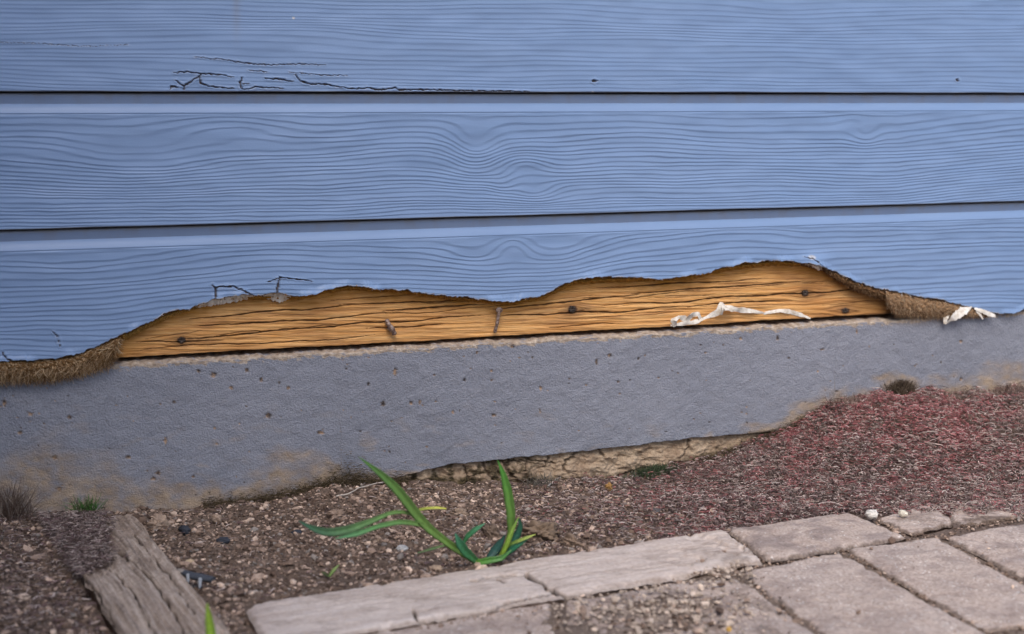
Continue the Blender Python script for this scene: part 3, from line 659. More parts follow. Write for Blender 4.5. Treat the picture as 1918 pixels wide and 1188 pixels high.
U, V = project(np.stack([XX, YY, ZZ], -1).reshape(-1, 3)); U = U.reshape(ZZ.shape); V = V.reshape(ZZ.shape)
def red_mask(X, Y):
    P = np.stack([X, Y, X*0+.005], -1).reshape(-1, 3); u, v = project(P); u = u.reshape(X.shape); v = v.reshape(X.shape)
    front = (P@np.array([0, 1, 0])).reshape(X.shape) > -1.2
    m = sm(930, 1420, u+110*fbm(u/120, v/60, 3, 211))*sm(1010, 975, v)
    return np.clip(m, 0, 1)*front
rm = red_mask(XX, YY)*(np.abs(XX) < 2)
pale = sm(bed_front(XX)-.0, bed_front(XX)-.02, YY)*.25*(np.abs(XX) < 2)+1.0*sm(-.001, .006, ZZ)*(YY < bed_front(XX))
pale = np.where(np.hypot(XX, YY) > 2.5, .4, pale)
gr = make('ground', np.stack([XX, YY, ZZ], -1), gridf(*ZZ.shape)[:, ::-1], MAT_SOIL, col=np.stack([rm, pale, pale*0], -1)); gr['kind'] = 'structure'

# ---- pavers and edging, each a slab of its own
def slab(name, quad, mat, z=0.0, wob=.0022, th=.05, nx=150, ny=90, rnd=.004, cracks=(), dirt=.0, seed=0, stain=.4, parent=None, rough=1.0, tilt=0, feature=None):
    c = on_ground([p[0] for p in quad], [p[1] for p in quad], z)[:, :2]
    s = np.linspace(0, 1, nx); t = np.linspace(0, 1, ny); S, Tt = np.meshgrid(s, t)
    Wa = np.linalg.norm(c[1]-c[0]); Wb = np.linalg.norm(c[3]-c[0])
    def at(S, Tt): return (c[0]*(1-S)[..., None]+c[1]*S[..., None])*(1-Tt)[..., None]+(c[3]*(1-S)[..., None]+c[2]*S[..., None])*Tt[..., None]
    P = at(S, Tt); ed = np.minimum(np.minimum(S, 1-S)*Wa, np.minimum(Tt, 1-Tt)*Wb)
    # wobble the outline, corners rounded
    cen = c.mean(0); vec = P-cen; wobv = (fbm(P[..., 0]*22, P[..., 1]*22, 3, seed)*wob+noise(P[..., 0]*140, P[..., 1]*140, seed+1)*wob*.35)
    fall = np.exp(-(ed/.02)**2)
    P = P+vec/(np.linalg.norm(vec, axis=-1, keepdims=True)+1e-6)*(wobv*fall)[..., None]
    cd = np.minimum.reduce([np.hypot((S-a)*Wa, (Tt-b)*Wb) for a in (0, 1) for b in (0, 1)])
    P = P-vec/(np.linalg.norm(vec, axis=-1, keepdims=True)+1e-6)*(.004*np.exp(-(cd/.008)**2))[..., None]
    Zz = z+fbm(P[..., 0]*16, P[..., 1]*16, 3, seed+2)*.0012*rough+fbm(P[..., 0]*90, P[..., 1]*90, 3, seed+3)*.0006*rough-rnd*np.exp(-ed/(rnd*.8))
    Zz = Zz+(S-.5)*tilt
    Zz = Zz-.0035*sm(.35, .9, fbm(P[..., 0]*30, P[..., 1]*30, 3, seed+8))*np.exp(-(ed/.012)**2)
    PP = np.dstack([P, Zz]); u, v = project(PP.reshape(-1, 3)); u = u.reshape(S.shape); v = v.reshape(S.shape)
    ck = np.zeros_like(S)
    for pts, wd in cracks:
        d, q = polydist(u+noise(u/16, v/16, 221)*5, v+noise(u/13, v/13, 222)*3, pts); m = sm(wd, wd*.35, d); ck = np.maximum(ck, m)
        Zz = Zz-m*.006-.0015*np.exp(-(d/(wd*2))**2)
    stn = np.clip(stain*sm(.0, .7, fbm(P[..., 0]*18, P[..., 1]*26, 4, seed+5)+.15), 0, 1)
    dr = np.clip(sm(.006, .0015, ed+.003*noise(P[..., 0]*80, P[..., 1]*80, seed+6))*.75+dirt*sm(.1, .5, fbm(P[..., 0]*25, P[..., 1]*25, 4, seed+7)), 0, 1)
    if feature is not None: Zz, stn, dr = feature(u, v, P, Zz, stn, dr)
    PP = np.dstack([P, Zz])
    # skirts
    ring = np.concatenate([np.arange(nx), (np.arange(1, ny)*nx+nx-1), ((ny-1)*nx+np.arange(nx-2, -1, -1)), (np.arange(ny-2, 0, -1)*nx)])
    top = PP.reshape(-1, 3); low = top[ring].copy(); low[:, 2] = z-th; n0 = len(top); nr = len(ring)
    f2 = np.stack([ring, n0+np.arange(nr), n0+(np.arange(nr)+1) % nr, np.roll(ring, -1)], 1)
    ccol = np.stack([np.maximum(ck, dr) if mat is MAT_PAVER else ck, stn if mat is MAT_PAVER else np.maximum(dr, 0), S*0], -1).reshape(-1, 3)
    ccol = np.vstack([ccol, ccol[ring]])
    o = make(name, np.vstack([top, low]), [gridf(ny, nx)[:, ::-1], f2[:, ::-1]], mat, parent, origin=(cen[0], cen[1], z-th), col=ccol)
    return o
GP = 'brick pavers of the path'
def pv(quad, label, **k):
    return tag(slab('paver', quad, MAT_PAVER, **k), label, 'paver', GP)
pv([(1385, 1070), (1570, 1029), (1903, 1214), (1592, 1228)], 'long pinkish paver at the front, below the short edging slab', seed=301, nx=190, ny=150)
pv([(1580, 1026), (1752, 1002), (2046, 1159), (1842, 1181)], 'long pinkish paver right of the front one, reaching the right frame edge', seed=311, nx=150, ny=170)
pv([(1766, 1002), (1990, 964), (2330, 1110), (2054, 1150)], 'broad paver cut off by the right edge, its far side chipped', seed=321, nx=150, ny=130, stain=.6)
pv([(1640, 968), (1742, 940), (1796, 980), (1708, 1000)], 'small half buried paver with two white pebbles at its far side', seed=331, z=.001, nx=90, ny=90, dirt=.35, wob=.003)
pv([(1748, 940), (2000, 922), (2050, 948), (1800, 984)], 'weathered paver at the far right meeting the red ground cover', seed=341, z=-.001, nx=160, ny=70, dirt=.8, wob=.005, stain=.5)
pv([(1050, 1121), (1379, 1070), (1583, 1222), (1058, 1252)], 'paver buried under crumbled mortar and dirt in the front centre', seed=351, z=-.001, nx=200, ny=120, dirt=.45, wob=.004, rnd=.006)
pv([(575, 1204), (1034, 1114), (1046, 1200), (640, 1330)], 'pale slab at the bottom centre left of the forked crack', seed=361, nx=240, ny=110, z=-.002)
pv([(1862, 1193), (2060, 1172), (2300, 1290), (2080, 1330)], 'paver corner just showing at the bottom right corner', seed=371, nx=80, ny=80)
tag(slab('edging_slab', [(1361, 986), (1590, 954), (1704, 1001), (1437, 1047)], MAT_PAVER, z=.004, seed=381, nx=170, ny=90, stain=.75, rnd=.006, th=.055), 'short smooth edging slab with grey stains beside the red ground cover', 'edging')
EA = on_ground([455, 1385], [1130, 1000]); ang = math.atan2(EA[1, 1]-EA[0, 1], EA[1, 0]-EA[0, 0])
MAT_EDGE = old_wood('pale_edging_timber', ang, (.40, .315, .265), (.60, .505, .45), (.70, .625, .58))
def edge_feat(u, v, P, Z, stn, dr):
    Z = Z-.004*sm(0, .5, fbm(u/60, v/20, 3, 391))*sm(1180, 1380, u)
    dr = np.clip(dr*.5+sm(-.1, .6, fbm(u/60, v/22, 4, 392))*sm(1200, 1420, u)*.55+.25*sm(.2, .7, fbm(u/90, v/16, 3, 393)), 0, 1)
    return Z, stn, dr
tag(slab('edging_timber', [(455, 1131), (1356, 987), (1434, 1049), (500, 1212)], MAT_EDGE, z=.004, seed=395, nx=620, ny=120, rnd=.004, wob=.0018, th=.06, feature=edge_feat,
         cracks=[([(985, 1076), (1012, 1090), (1040, 1107), (1064, 1117)], 4.2), ([(860, 1160), (905, 1147), (950, 1128), (990, 1119), (1038, 1108)], 3.4), ([(770, 1140), (785, 1160), (800, 1170)], 3.0), ([(880, 1088), (930, 1078), (985, 1076)], 1.8), ([(930, 1084), (945, 1088)], 2.6), ([(1290, 1098), (1330, 1085), (1375, 1072)], 3.2), ([(1062, 1116), (1105, 1112)], 3)]),
    'long pale cracked edging timber across the front of the soil bed', 'edging')
# timber sleeper at the left
TA = on_ground([245, 440], [958, 1188]); ang2 = math.atan2(TA[1, 1]-TA[0, 1], TA[1, 0]-TA[0, 0])
MAT_SLEEP = old_wood('rotting_grey_timber', ang2, (.13, .095, .075), (.42, .335, .275), (.64, .54, .465))
def sleep_feat(u, v, P, Z, stn, dr):
    e = ang2; s_ = P[..., 0]*math.cos(e)+P[..., 1]*math.sin(e); q = -P[..., 0]*math.sin(e)+P[..., 1]*math.cos(e)
    Z = Z+fbm(s_*5, q*95, 4, 401)*.0038+fbm(s_*16, q*260, 2, 402)*.0014
    far = sm(1085, 1040, v+14*fbm(u/30, v/22, 3, 403)); left = sm(225, 185, u)
    dr = np.clip(np.maximum(dr*.4, far*left*1.0+.55*far*sm(-.2, .5, fbm(u/25, v/18, 3, 404))), 0, 1)
    Z = Z-.010*far*left
    return Z, stn, dr
tag(slab('timber_sleeper', [(95, 968), (246, 957), (458, 1212), (240, 1212)], MAT_SLEEP, z=.010, seed=411, nx=170, ny=420, rnd=.005, wob=.003, th=.07, feature=sleep_feat,
         cracks=[([(225, 1030), (290, 1090), (330, 1150), (350, 1200)], 2.4), ([(200, 1050), (250, 1110), (290, 1188)], 2.2), ([(250, 1000), (320, 1080), (365, 1150)], 1.8), ([(150, 1070), (190, 1120), (215, 1170)], 2.5)]),
    'rotting grey timber sleeper lying at an angle on the left, its far end crumbling', 'timber')

# ---- soil crumbs (stuff)
def scatter(n, box, keep):
    X = rng.uniform(box[0], box[1], n); Y = rng.uniform(box[2], box[3], n); m = keep(X, Y); return X[m], Y[m]
def pix(X, Y, z=0.0):
    u, v = project(np.stack([X, Y, X*0+z], -1)); return u, v
in_bed = lambda X, Y: (Y > bed_front(X)+.006) & (Y < -.001)
def left_of_sleeper(X, Y):
    u, v = pix(X, Y); return u < 72+(v-962)*.66
def on_sleeper(X, Y):
    u, v = pix(X, Y, .012); return (u > 72+(v-962)*.66) & (u < 246+(v-957)*.84) & (v > 955)
def beside_edging(X, Y):
    u, v = pix(X, Y); return (u < 452+(v-1130)*.55) & (v > 960)
keep_bed = lambda X, Y: (in_bed(X, Y) | ((left_of_sleeper(X, Y) | beside_edging(X, Y)) & (Y < 0))) & ~on_sleeper(X, Y)
def soil_cols(n, r_=rng):
    pal = np.array([(.09, .064, .052), (.17, .125, .102), (.27, .205, .17), (.40, .31, .26), (.56, .45, .38), (.24, .22, .21), (.13, .095, .08)])
    p = np.array([.2, .26, .22, .15, .06, .06, .05]); return pal[r_.choice(7, n, p=p)]*r_.uniform(.9, 1.5, n)[:, None]*np.array([1.02, .99, .95])
X, Y = scatter(90000, (-.95, 1.15, -.70, 0), lambda a, b: keep_bed(a, b))
sz = np.exp(rng.normal(math.log(.00165), .45, len(X))); sz = np.clip(sz*np.where(rng.uniform(0, 1, len(X)) < .012, 2.2, 1), .0007, .0068)
rr_ = red_mask(X, Y)*sm(1000, 1500, pix(X, Y)[0])*1.2 > rng.uniform(0, 1.1, len(X)); X, Y, sz = X[~rr_], Y[~rr_], sz[~rr_]
P = np.stack([X, Y, ground_h(X, Y)+sz*.3], 1); V1, f1, nb = rocks(P, sz, 0, .3)
o = make('soil_crumbs', V1, f1, MAT_CRUMB, col=np.repeat(soil_cols(len(X)), nb, 0), smooth=False)
tag(o, 'brown soil crumbs and grit covering the bare bed in front of the foundation', 'soil', kind='stuff')
# crumbs on the heap over the pavers and in joints
def on_paving(X, Y):
    return (Y < bed_front(X)-.01)
X, Y = scatter(60000, (-.3, 1.1, -.75, -.1), lambda a, b: on_paving(a, b))
u, v = pix(X, Y)
heap = np.exp(-((u-1230)/150)**2-((v-1150)/38)**2)+np.exp(-((u-1350)/50)**2-((v-1075)/20)**2)
dj = np.full(len(X), 1e9)
for pts in ([(1381, 1072), (1470, 1050), (1575, 1028), (1701, 1001), (1775, 1003), (1788, 988), (1918, 965)], [(1381, 1072), (1537, 1185)], [(1575, 1028), (1855, 1183)], [(1755, 1006), (1918, 1092)], [(1600, 950), (1700, 1002)], [(1849, 1183), (1918, 1172)], [(1385, 1014), (1438, 1045)], [(640, 1190), (860, 1158), (1060, 1114), (1250, 1090), (1430, 1046)], [(1040, 1120), (1045, 1188)]):
    d, t = polydist(u, v, pts); dj = np.minimum(dj, d)
pk = (rng.uniform(0, 1, len(X)) < heap*.9) | ((dj < 6) & (rng.uniform(0, 1, len(X)) < .9)) | (rng.uniform(0, 1, len(X)) < .004)
X, Y, u, v, heap = X[pk], Y[pk], u[pk], v[pk], heap[pk]
sz = np.clip(np.exp(rng.normal(math.log(.0012), .5, len(X)))*np.where(heap > .2, 1.5, 1), .0005, .0065)
zz = np.maximum(ground_h(X, Y), np.where(heap > .25, .0015, np.where(dj[pk] < 6, -.0030, .001)))
cl = soil_cols(len(X)); lt = (heap > .12) & (rng.uniform(0, 1, len(X)) < .45+.5*(noise(u/28, v/14, 5) > -.1)); cl[lt] = np.array([.52, .43, .36])*rng.uniform(.6, 1.35, lt.sum())[:, None]
V1, f1, nb = rocks(np.stack([X, Y, zz+sz*.3], 1), sz, 0, .3)
tag(make('mortar_crumbs', V1, f1, MAT_CRUMB, col=np.repeat(cl, nb, 0), smooth=False), 'pale mortar grit and dirt strewn over the front paver and in its joints', 'grit', kind='stuff')

# ---- twigs: ground cover
def twigs(X, Y, L, rad, cols, up=.35, K=4, z0=None, sides=3, curl=1.1):
    n = len(X); th = rng.uniform(0, 2*math.pi, n); cu = rng.normal(0, curl, n); s_ = np.linspace(0, 1, K)
    el = np.abs(rng.normal(0, up, n)); el2 = el[:, None]*(1-1.7*s_)
    st = np.stack([np.cos(th[:, None]+cu[:, None]*s_)*np.cos(el2), np.sin(th[:, None]+cu[:, None]*s_)*np.cos(el2), np.sin(el2)], -1)*(L/K)[:, None, None]
    z = (ground_h(X, Y) if z0 is None else z0)
    C = np.stack([X, Y, z], -1)[:, None]+np.cumsum(st, 1)-st[:, :1]
    C[..., 1] = np.minimum(C[..., 1], -.001)
    V1, f1 = tubes(C, rad[:, None]*np.linspace(1.1, .6, K), sides)
    return V1, f1, np.repeat(cols, K*sides, 0)
def pick(pal, n): pal = np.array(pal); return np.clip(pal[rng.integers(0, len(pal), n)]*rng.uniform(.7, 1.65, n)[:, None], 0, .8)
RED = [(.26, .100, .105), (.37, .135, .145), (.17, .070, .072), (.46, .22, .225), (.52, .40, .38), (.20, .14, .13), (.30, .13, .125), (.07, .048, .045), (.55, .45, .42)]
DRY = [(.11, .080, .072), (.20, .15, .135), (.30, .24, .22), (.06, .045, .042), (.50, .42, .39), (.19, .125, .13)]
X, Y = scatter(230000, (-.1, 1.5, -.6, 0), lambda a, b: (b < -.001) & ((b > bed_front(a)+.004) | ((a > on_ground(1600, 955)[0, 0]) & (pix(a, b)[1] < 962+8*noise(a*60, b*60, 3)))))
u, v = pix(X, Y); keep = rng.uniform(0, 1, len(X)) < red_mask(X, Y)*1.0; kk_ = rng.uniform(0, 1, keep.sum()) < .35+.65*sm(1050, 1400, u[keep]); X, Y, u, v = X[keep][kk_], Y[keep][kk_], u[keep][kk_], v[keep][kk_]; n = len(X)
core = 1.0*np.exp(-((u-1600)/190)**2-((v-818)/42)**2)+.5*np.exp(-((u-1790)/120)**2-((v-850)/45)**2)
isred = rng.uniform(0, 1, n) < np.clip(.07*sm(900, 1350, u)+.02+.8*core+.55*fbm(u/60, v/22, 3, 421)*sm(850, 1300, u), 0.03, .95)
cols = np.where(isred[:, None], pick(RED[:5]+RED[6:7], n), pick(DRY+RED[5:], n))
lay = rng.uniform(0, 1, n)**1.6*.009
V1, f1, cv = twigs(X, Y, rng.uniform(.005, .014, n), rng.uniform(.0003, .0007, n), cols, 1.0, 4, ground_h(X, Y)+lay)
q_ = rng.choice(n, 1500, p=(1+3*gs(v, 770, 30)+2*(u > 1700))/np.sum(1+3*gs(v, 770, 30)+2*(u > 1700)))
V2, f2, cv2 = twigs(X[q_], Y[q_], rng.uniform(.014, .038, 1500), rng.uniform(.0003, .0006, 1500), pick(DRY+[(.42, .34, .30), (.33, .25, .22)], 1500), .45, 8, ground_h(X[q_], Y[q_])+.006+rng.uniform(0, .006, 1500), curl=1.6)
V1, f1, cv = np.vstack([V1, V2]), np.vstack([f1, f2+len(V1)]), np.vstack([cv, cv2])
tag(make('red_ground_cover', V1, f1, MAT_TWIG, col=cv), 'low reddish ground cover sprawling against the foundation at the right', 'ground cover', kind='stuff')
X, Y = scatter(60000, (-.95, 1.2, -.70, 0), keep_bed); u, v = pix(X, Y)
dl = np.where(left_of_sleeper(X, Y), 1.0, .12+.75*sm(820, 1100, u)); keep = rng.uniform(0, 1, len(X)) < dl; X, Y = X[keep], Y[keep]; n = len(X)
V1, f1, cv = twigs(X, Y, rng.uniform(.005, .016, n), rng.uniform(.0003, .0007, n), pick(DRY, n), .5, 5, ground_h(X, Y)+rng.uniform(0, .004, n))
# litter on the rotten end of the sleeper and along the wall foot
X = rng.uniform(-.65, -.2, 70000); Y = rng.uniform(-.4, -.001, 70000); u, v = pix(X, Y, .016)
kk = on_sleeper(X, Y) & (rng.uniform(0, 1, 70000) < sm(14, -14, u-np.interp(v, [950, 1040, 1062, 1085], [196, 212, 150, 60])+18*noise(u/20, v/15, 9))); X, Y = X[kk], Y[kk]; n2 = len(X)
V2, f2, cv2 = twigs(X, Y, rng.uniform(.004, .014, n2), rng.uniform(.0002, .0005, n2), pick(DRY, n2), .5, 5, .005+rng.uniform(0, .006, n2)+.004*sm(140, 230, u[kk]))
tag(make('dry_litter', np.vstack([V1, V2]), np.vstack([f1, f2+len(V1)]), MAT_TWIG, col=np.vstack([cv, cv2])), 'dry brown stalks and fibres lying over the soil and the rotten timber end', 'litter', kind='stuff')
# dark moss along the foot of the wall
n = 15000; u = np.concatenate([rng.uniform(380, 760, 9000), rng.uniform(1290, 1560, 6000)])
g0 = on_wall(u, interp(u, GL), .004); X = g0[:, 0]; hgt = np.abs(rng.normal(0, 1, n))*np.where(u < 800, .008+.006*bump2(u, u*0, 655, 0, 35, 1)*2, .006)
Y = -.001-rng.uniform(0, .012, n); V1, f1, cv = twigs(X, Y, rng.uniform(.003, .008, n), rng.uniform(.00018, .0004, n), pick([(.05, .04, .022), (.08, .06, .035), (.11, .085, .05), (.16, .12, .08)], n), .8, 4, g0[:, 2]-.003+hgt*(1+Y*40))
tag(make('moss', V1, f1, MAT_TWIG, col=cv), 'dark dry moss fringe along the foot of the foundation', 'moss', kind='stuff')

# ================================================================== SINGLE THINGS
def rock(px, py, rx, ry, colr, label, name='pebble', z=None, jag=.10, cat='pebble', group=None, sub=3, seed=None, tall=1.0):
    seed = int(px*7+py) if seed is None else seed
    p = on_ground(px, py+ry*.5, 0 if z is None else z)[0]
    zg = float(ground_h(np.array([p[0]]), np.array([p[1]]))[0]) if z is None else z
    p = on_ground(px, py+ry*.5, zg)[0]
    depth = (p-cam_pos)@fwd; s = depth/F
    bv3, bf3 = ico(4 if jag > .18 else sub)
    fine_ = (fbm(bv3[:, 0]*7+seed, bv3[:, 1]*7+bv3[:, 2]*9, 3, 3)*.22 if jag > .18 else 0)
    n3 = fine_+fbm(bv3[:, 0]*1.3+seed, bv3[:, 1]*1.3+bv3[:, 2]*1.7, 3, seed % 50)+.4*fbm(bv3[:, 2]*3.1+seed, bv3[:, 0]*3.1+bv3[:, 1]*2.7, 3, seed % 41)
    Vv = bv3*(1+jag*n3*2)[:, None]*np.array([rx*s, rx*s*.85, ry*s*1.0*tall])
    a = seed % 6; ca, sa = math.cos(.3*(a-3)), math.sin(.3*(a-3))
    Vv = np.stack([Vv[:, 0]*ca-Vv[:, 1]*sa*.6, Vv[:, 0]*sa+Vv[:, 1]*ca, Vv[:, 2]], 1)
    c3 = np.array(colr)*(1+.3*noise(bv3[:, 0]*3+seed, bv3[:, 2]*3, 7))[:, None]
    o = make(name, Vv+p+np.array([0, 0, ry*s*.35]), bf3, MAT_STONE, origin=p, col=np.clip(c3, .01, 1))
    return tag(o, label, cat, group)
GS = 'loose pebbles and clods on the soil'
TANC = (.36, .27, .21); DK = (.045, .05, .065); GRY = (.22, .21, .21); WH = (.72, .70, .66); BRN = (.22, .15, .11)
ST = [(298, 983, 17, 19, TANC, 'tallest tan clod beside the timber sleeper, close to the foundation', .22), (346, 992, 14, 11, DK, 'dark bluish stone just right of the tallest tan clod', .1), (418, 1012, 13, 7, DK, 'flat black stone in the soil right of the timber sleeper', .08),
      (405, 970, 11, 9, TANC, 'small orange tan stone near the foundation foot', .15), (388, 980, 6, 5, TANC, 'tiny round tan pebble left of the orange tan stone', .05), (355, 1052, 9, 5, (.55, .42, .28), 'pale yellowish flat pebble right of the timber sleeper', .06), (630, 964, 15, 10, (.30, .22, .17), 'rough brown clod in the middle bed above the long leaf', .25),
      (555, 998, 13, 6, DK, 'blue black stone touching the tip of the long lying leaf', .06), (752, 1027, 13, 7, (.42, .42, .42), 'smooth grey oval pebble under the arching leaves', .04), (708, 1008, 8, 6, TANC, 'upper tan pebble left of the grey oval pebble', .12), (702, 1019, 6, 7, TANC, 'lower tan pebble left of the grey oval pebble', .12),
      (816, 1064, 13, 6, (.40, .30, .22), 'flat tan stone against the back of the edging timber', .1), (860, 960, 14, 9, (.33, .25, .19), 'brown clod right of the yellow leaf tip', .22), (920, 1000, 20, 16, (.17, .125, .095), 'large dark crumbly clod between the two shoots', .22), (1012, 995, 34, 19, (.22, .16, .115), 'largest crumbly earth clod right of the upright leaf', .24),
      (1068, 1014, 20, 13, (.24, .175, .13), 'slanting wedge shaped clod behind the edging timber', .2), (1095, 951, 5, 5, (.5, .42, .36), 'small pale pebble in the soil above the wedge clod', .1), (1184, 1003, 8, 6, (.35, .27, .22), 'tan pebble just behind the edging timber near the middle', .12), (1232, 959, 14, 7, (.13, .13, .14), 'dark grey stone in the ground cover below the moss tuft', .1),
      (1315, 967, 8, 5, (.5, .45, .40), 'pale stone near the right part of the edging timber', .12), (1140, 911, 9, 7, (.38, .22, .08), 'rusty yellow lump at the foot of the clay footing', .2), (1860, 897, 7, 6, (.45, .36, .31), 'pinkish pebble on the red ground cover at the far right', .1), (1796, 925, 6, 5, (.5, .42, .34), 'cream pebble on the ground cover behind the pavers', .1),
      (1680, 935, 6, 5, (.34, .32, .32), 'grey pebble behind the two white pebbles', .08), (628, 1075, 9, 8, TANC, 'orange brown clod beside the small green sprout', .2), (450, 1098, 6, 6, (.42, .32, .24), 'lower of two round tan pebbles near the left end of the edging timber', .08), (453, 1086, 5, 5, (.42, .32, .24), 'upper of two round tan pebbles near the left end of the edging timber', .08)]
for a in ST: rock(a[0], a[1], a[2], a[3], a[4], a[5], name='pebble' if a[6] < .2 else 'earth_clod', jag=a[6], cat='pebble' if a[6] < .2 else 'clod', group=GS)
rock(1633, 962, 12, 9, WH, 'larger white pebble at the corner of the edging slab', jag=.10, group='white pebbles on the pavers', z=.004)
rock(1691, 961, 9.5, 7, (.72, .68, .58), 'smaller white pebble on the half buried paver', jag=.07, group='white pebbles on the pavers', z=.004)
rock(1365, 1178, 7, 5, (.62, .38, .10), 'small amber pebble on the buried front paver', jag=.05, group='white pebbles on the pavers', z=.006)

# ---- leaves
def blade(parent, pts, wid, col, col2=None, Y0=None, lean=0.0, fold=.25, twist=0.0, name='leaf', kink=0):
    """grass blade through pixels on a plane at depth Y0, sagging towards the camera by lean"""
    p = np.array(pts, float); n = 46; d = np.r_[0, np.cumsum(np.hypot(*np.diff(p, axis=0).T))]; d /= d[-1]; t = np.linspace(0, 1, n)
    # smooth the traced polyline
    u = np.interp(t, d, p[:, 0]); v = np.interp(t, d, p[:, 1])
    ker = np.array([1, 3, 5, 6, 5, 3, 1.]); ker /= ker.sum()
    for _ in range(2):
        for arr in (u, v):
            e = np.pad(arr, 3, mode='reflect', reflect_type='odd'); arr[:] = np.convolve(e, ker, 'valid')
    P = np.stack([on_wall(u[i], v[i], Y0-lean*math.sin(t[i]*math.pi*.6))[0] for i in range(n)])
    T = np.gradient(P, axis=0); T /= np.linalg.norm(T, axis=1)[:, None]
    view = P-cam_pos; view /= np.linalg.norm(view, axis=1)[:, None]
    A = np.cross(T, view); A /= np.linalg.norm(A, axis=1)[:, None]; N = np.cross(A, T)
    tw = twist*t; A2 = A*np.cos(tw)[:, None]+N*np.sin(tw)[:, None]; N2 = N*np.cos(tw)[:, None]-A*np.sin(tw)[:, None]
    ww = np.interp(t, np.linspace(0, 1, len(wid)), wid)/1650
    rows = []
    th = .00025
    for s, q in ((-1, 0), (-.5, .45), (0, 1), (.5, .45), (1, 0), (.5, .45), (0, 1), (-.5, .45)):
        k_ = len(rows); off = th if k_ >= 5 else 0
        rows.append(P+A2*(ww*.5*s)[:, None]+N2*(ww*fold*q+off)[:, None])
    V = np.stack(rows, 1); i = np.arange(n*8).reshape(n, 8); a = i[:-1]; b = i[1:]
    f = np.stack([a, np.roll(a, -1, 1), np.roll(b, -1, 1), b], -1).reshape(-1, 4)
    c1 = np.array(col); c2 = np.array(col2 if col2 else col); cc = c1*(1-t)[:, None]+c2*t[:, None]; cc = np.repeat(cc[:, None], 8, 1); cc[:, [2, 6]] *= 1.35; cc[:, [0, 4]] *= .8; cc *= (1+.22*noise(np.arange(n)[:, None]/3.1+np.zeros(8), np.arange(8)[None]*.7+np.zeros((n, 1)), len(pts)*7))[..., None]
    return make(name, V.reshape(-1, 3), f, MAT_LEAF, parent, col=cc.reshape(-1, 3))
GB, GD, GY_, YL = (.070, .175, .040), (.024, .092, .055), (.165, .285, .065), (.36, .42, .09)
root = on_ground(905, 1053, -.004)[0]; weed = thing('grass_weed', 'green grass weed with long arching leaves growing behind the edging timber', 'weed', root)
Yr = root[1]
blade(weed, [(895, 1053), (850, 1026), (800, 988), (775, 958), (752, 926), (720, 893), (672, 856)], [13, 13, 14, 17, 17, 16, 10, 1], GY_, GB, Yr, .03, .3)
blade(weed, [(800, 990), (772, 960), (735, 958), (700, 975), (650, 994), (610, 999), (580, 988), (560, 976)], [5, 6, 7, 9, 14, 15, 12, 2], GY_, GD, Yr-.004, .05, .3)
blade(weed, [(812, 996), (790, 982), (750, 977), (710, 985), (670, 1000), (628, 1009)], [7, 9, 9, 8, 9, 2], GY_, (.05, .20, .08), Yr-.008, .05, .35)
blade(weed, [(785, 955), (800, 952), (820, 951), (836, 953)], [5, 5, 5, 2], YL, (.55, .55, .08), Yr+.002, .01)
blade(weed, [(893, 1052), (872, 1034), (860, 1016), (853, 1000)], [10, 17, 16, 3], (.06, .24, .08), (.05, .20, .12), Yr-.004, .02, .3)
blade(weed, [(868, 1018), (874, 1006), (890, 992), (909, 980)], [6, 10, 9, 1], (.06, .22, .09), (.05, .19, .10), Yr-.002, .01, .3)
blade(weed, [(893, 1055), (915, 1050), (940, 1046), (958, 1030)], [12, 13, 10, 2], (.09, .25, .04), (.06, .19, .05), Yr-.006, .01, .3)
blade(weed, [(948, 1022), (957, 1000), (957, 960), (951, 920), (942, 885), (932, 862)], [9, 12, 16, 17, 16, 10, 1], GY_, (.06, .25, .035), Yr, .02, .3)
blade(weed, [(940, 1040), (950, 1018), (960, 992), (972, 968)], [9, 10, 8, 1], (.28, .46, .06), GY_, Yr-.004, .01)
blade(weed, [(960, 1016), (970, 1000), (975, 985), (972, 972)], [12, 14, 10, 3], (.02, .11, .07), GD, Yr+.003, .0, .2)
blade(weed, [(915, 1046), (930, 1028), (942, 1010), (946, 1002)], [10, 18, 13, 2], (.018, .075, .062), (.018, .075, .06), Yr+.001, .0, .2)
blade(weed, [(955, 1020), (972, 1013), (990, 1006), (1003, 1001)], [6, 7, 6, 1], GY_, YL, Yr-.006, .01)
blade(weed, [(945, 1040), (960, 1028), (980, 1014), (992, 1007)], [9, 12, 9, 2], (.03, .16, .09), (.03, .14, .07), Yr-.003, .01, .2)
blade(weed, [(935, 1042), (948, 1032), (954, 1018)], [16, 12, 8], (.16, .20, .07), (.16, .28, .06), Yr-.002, .0)
blade(weed, [(838, 1020), (810, 1028), (782, 1036)], [3, 6, 2], (.09, .17, .05), (.12, .18, .07), Yr+.01, .0)
# small sprout
r0 = on_ground(618, 1078, -.003)[0]; sp_ = thing('grass_sprout', 'tiny pale green sprout in the soil left of the big weed', 'sprout', r0)
blade(sp_, [(616, 1080), (625, 1068), (636, 1057)], [4, 7, 1], (.15, .25, .06), (.30, .38, .16), r0[1], .0)
blade(sp_, [(616, 1080), (608, 1074), (602, 1072)], [5, 7, 2], (.06, .07, .03), (.10, .12, .05), r0[1], .0)
# blade in the left foreground (out of focus)
r0 = on_ground(395, 1212, .012)[0]; sp_ = thing('grass_shoot', 'single bright green blade standing at the bottom beside the sleeper', 'grass', r0)
blade(sp_, [(397, 1215), (394, 1180), (390, 1150), (388, 1130)], [15, 15, 11, 2], (.26, .45, .05), (.28, .42, .06), r0[1], .0)
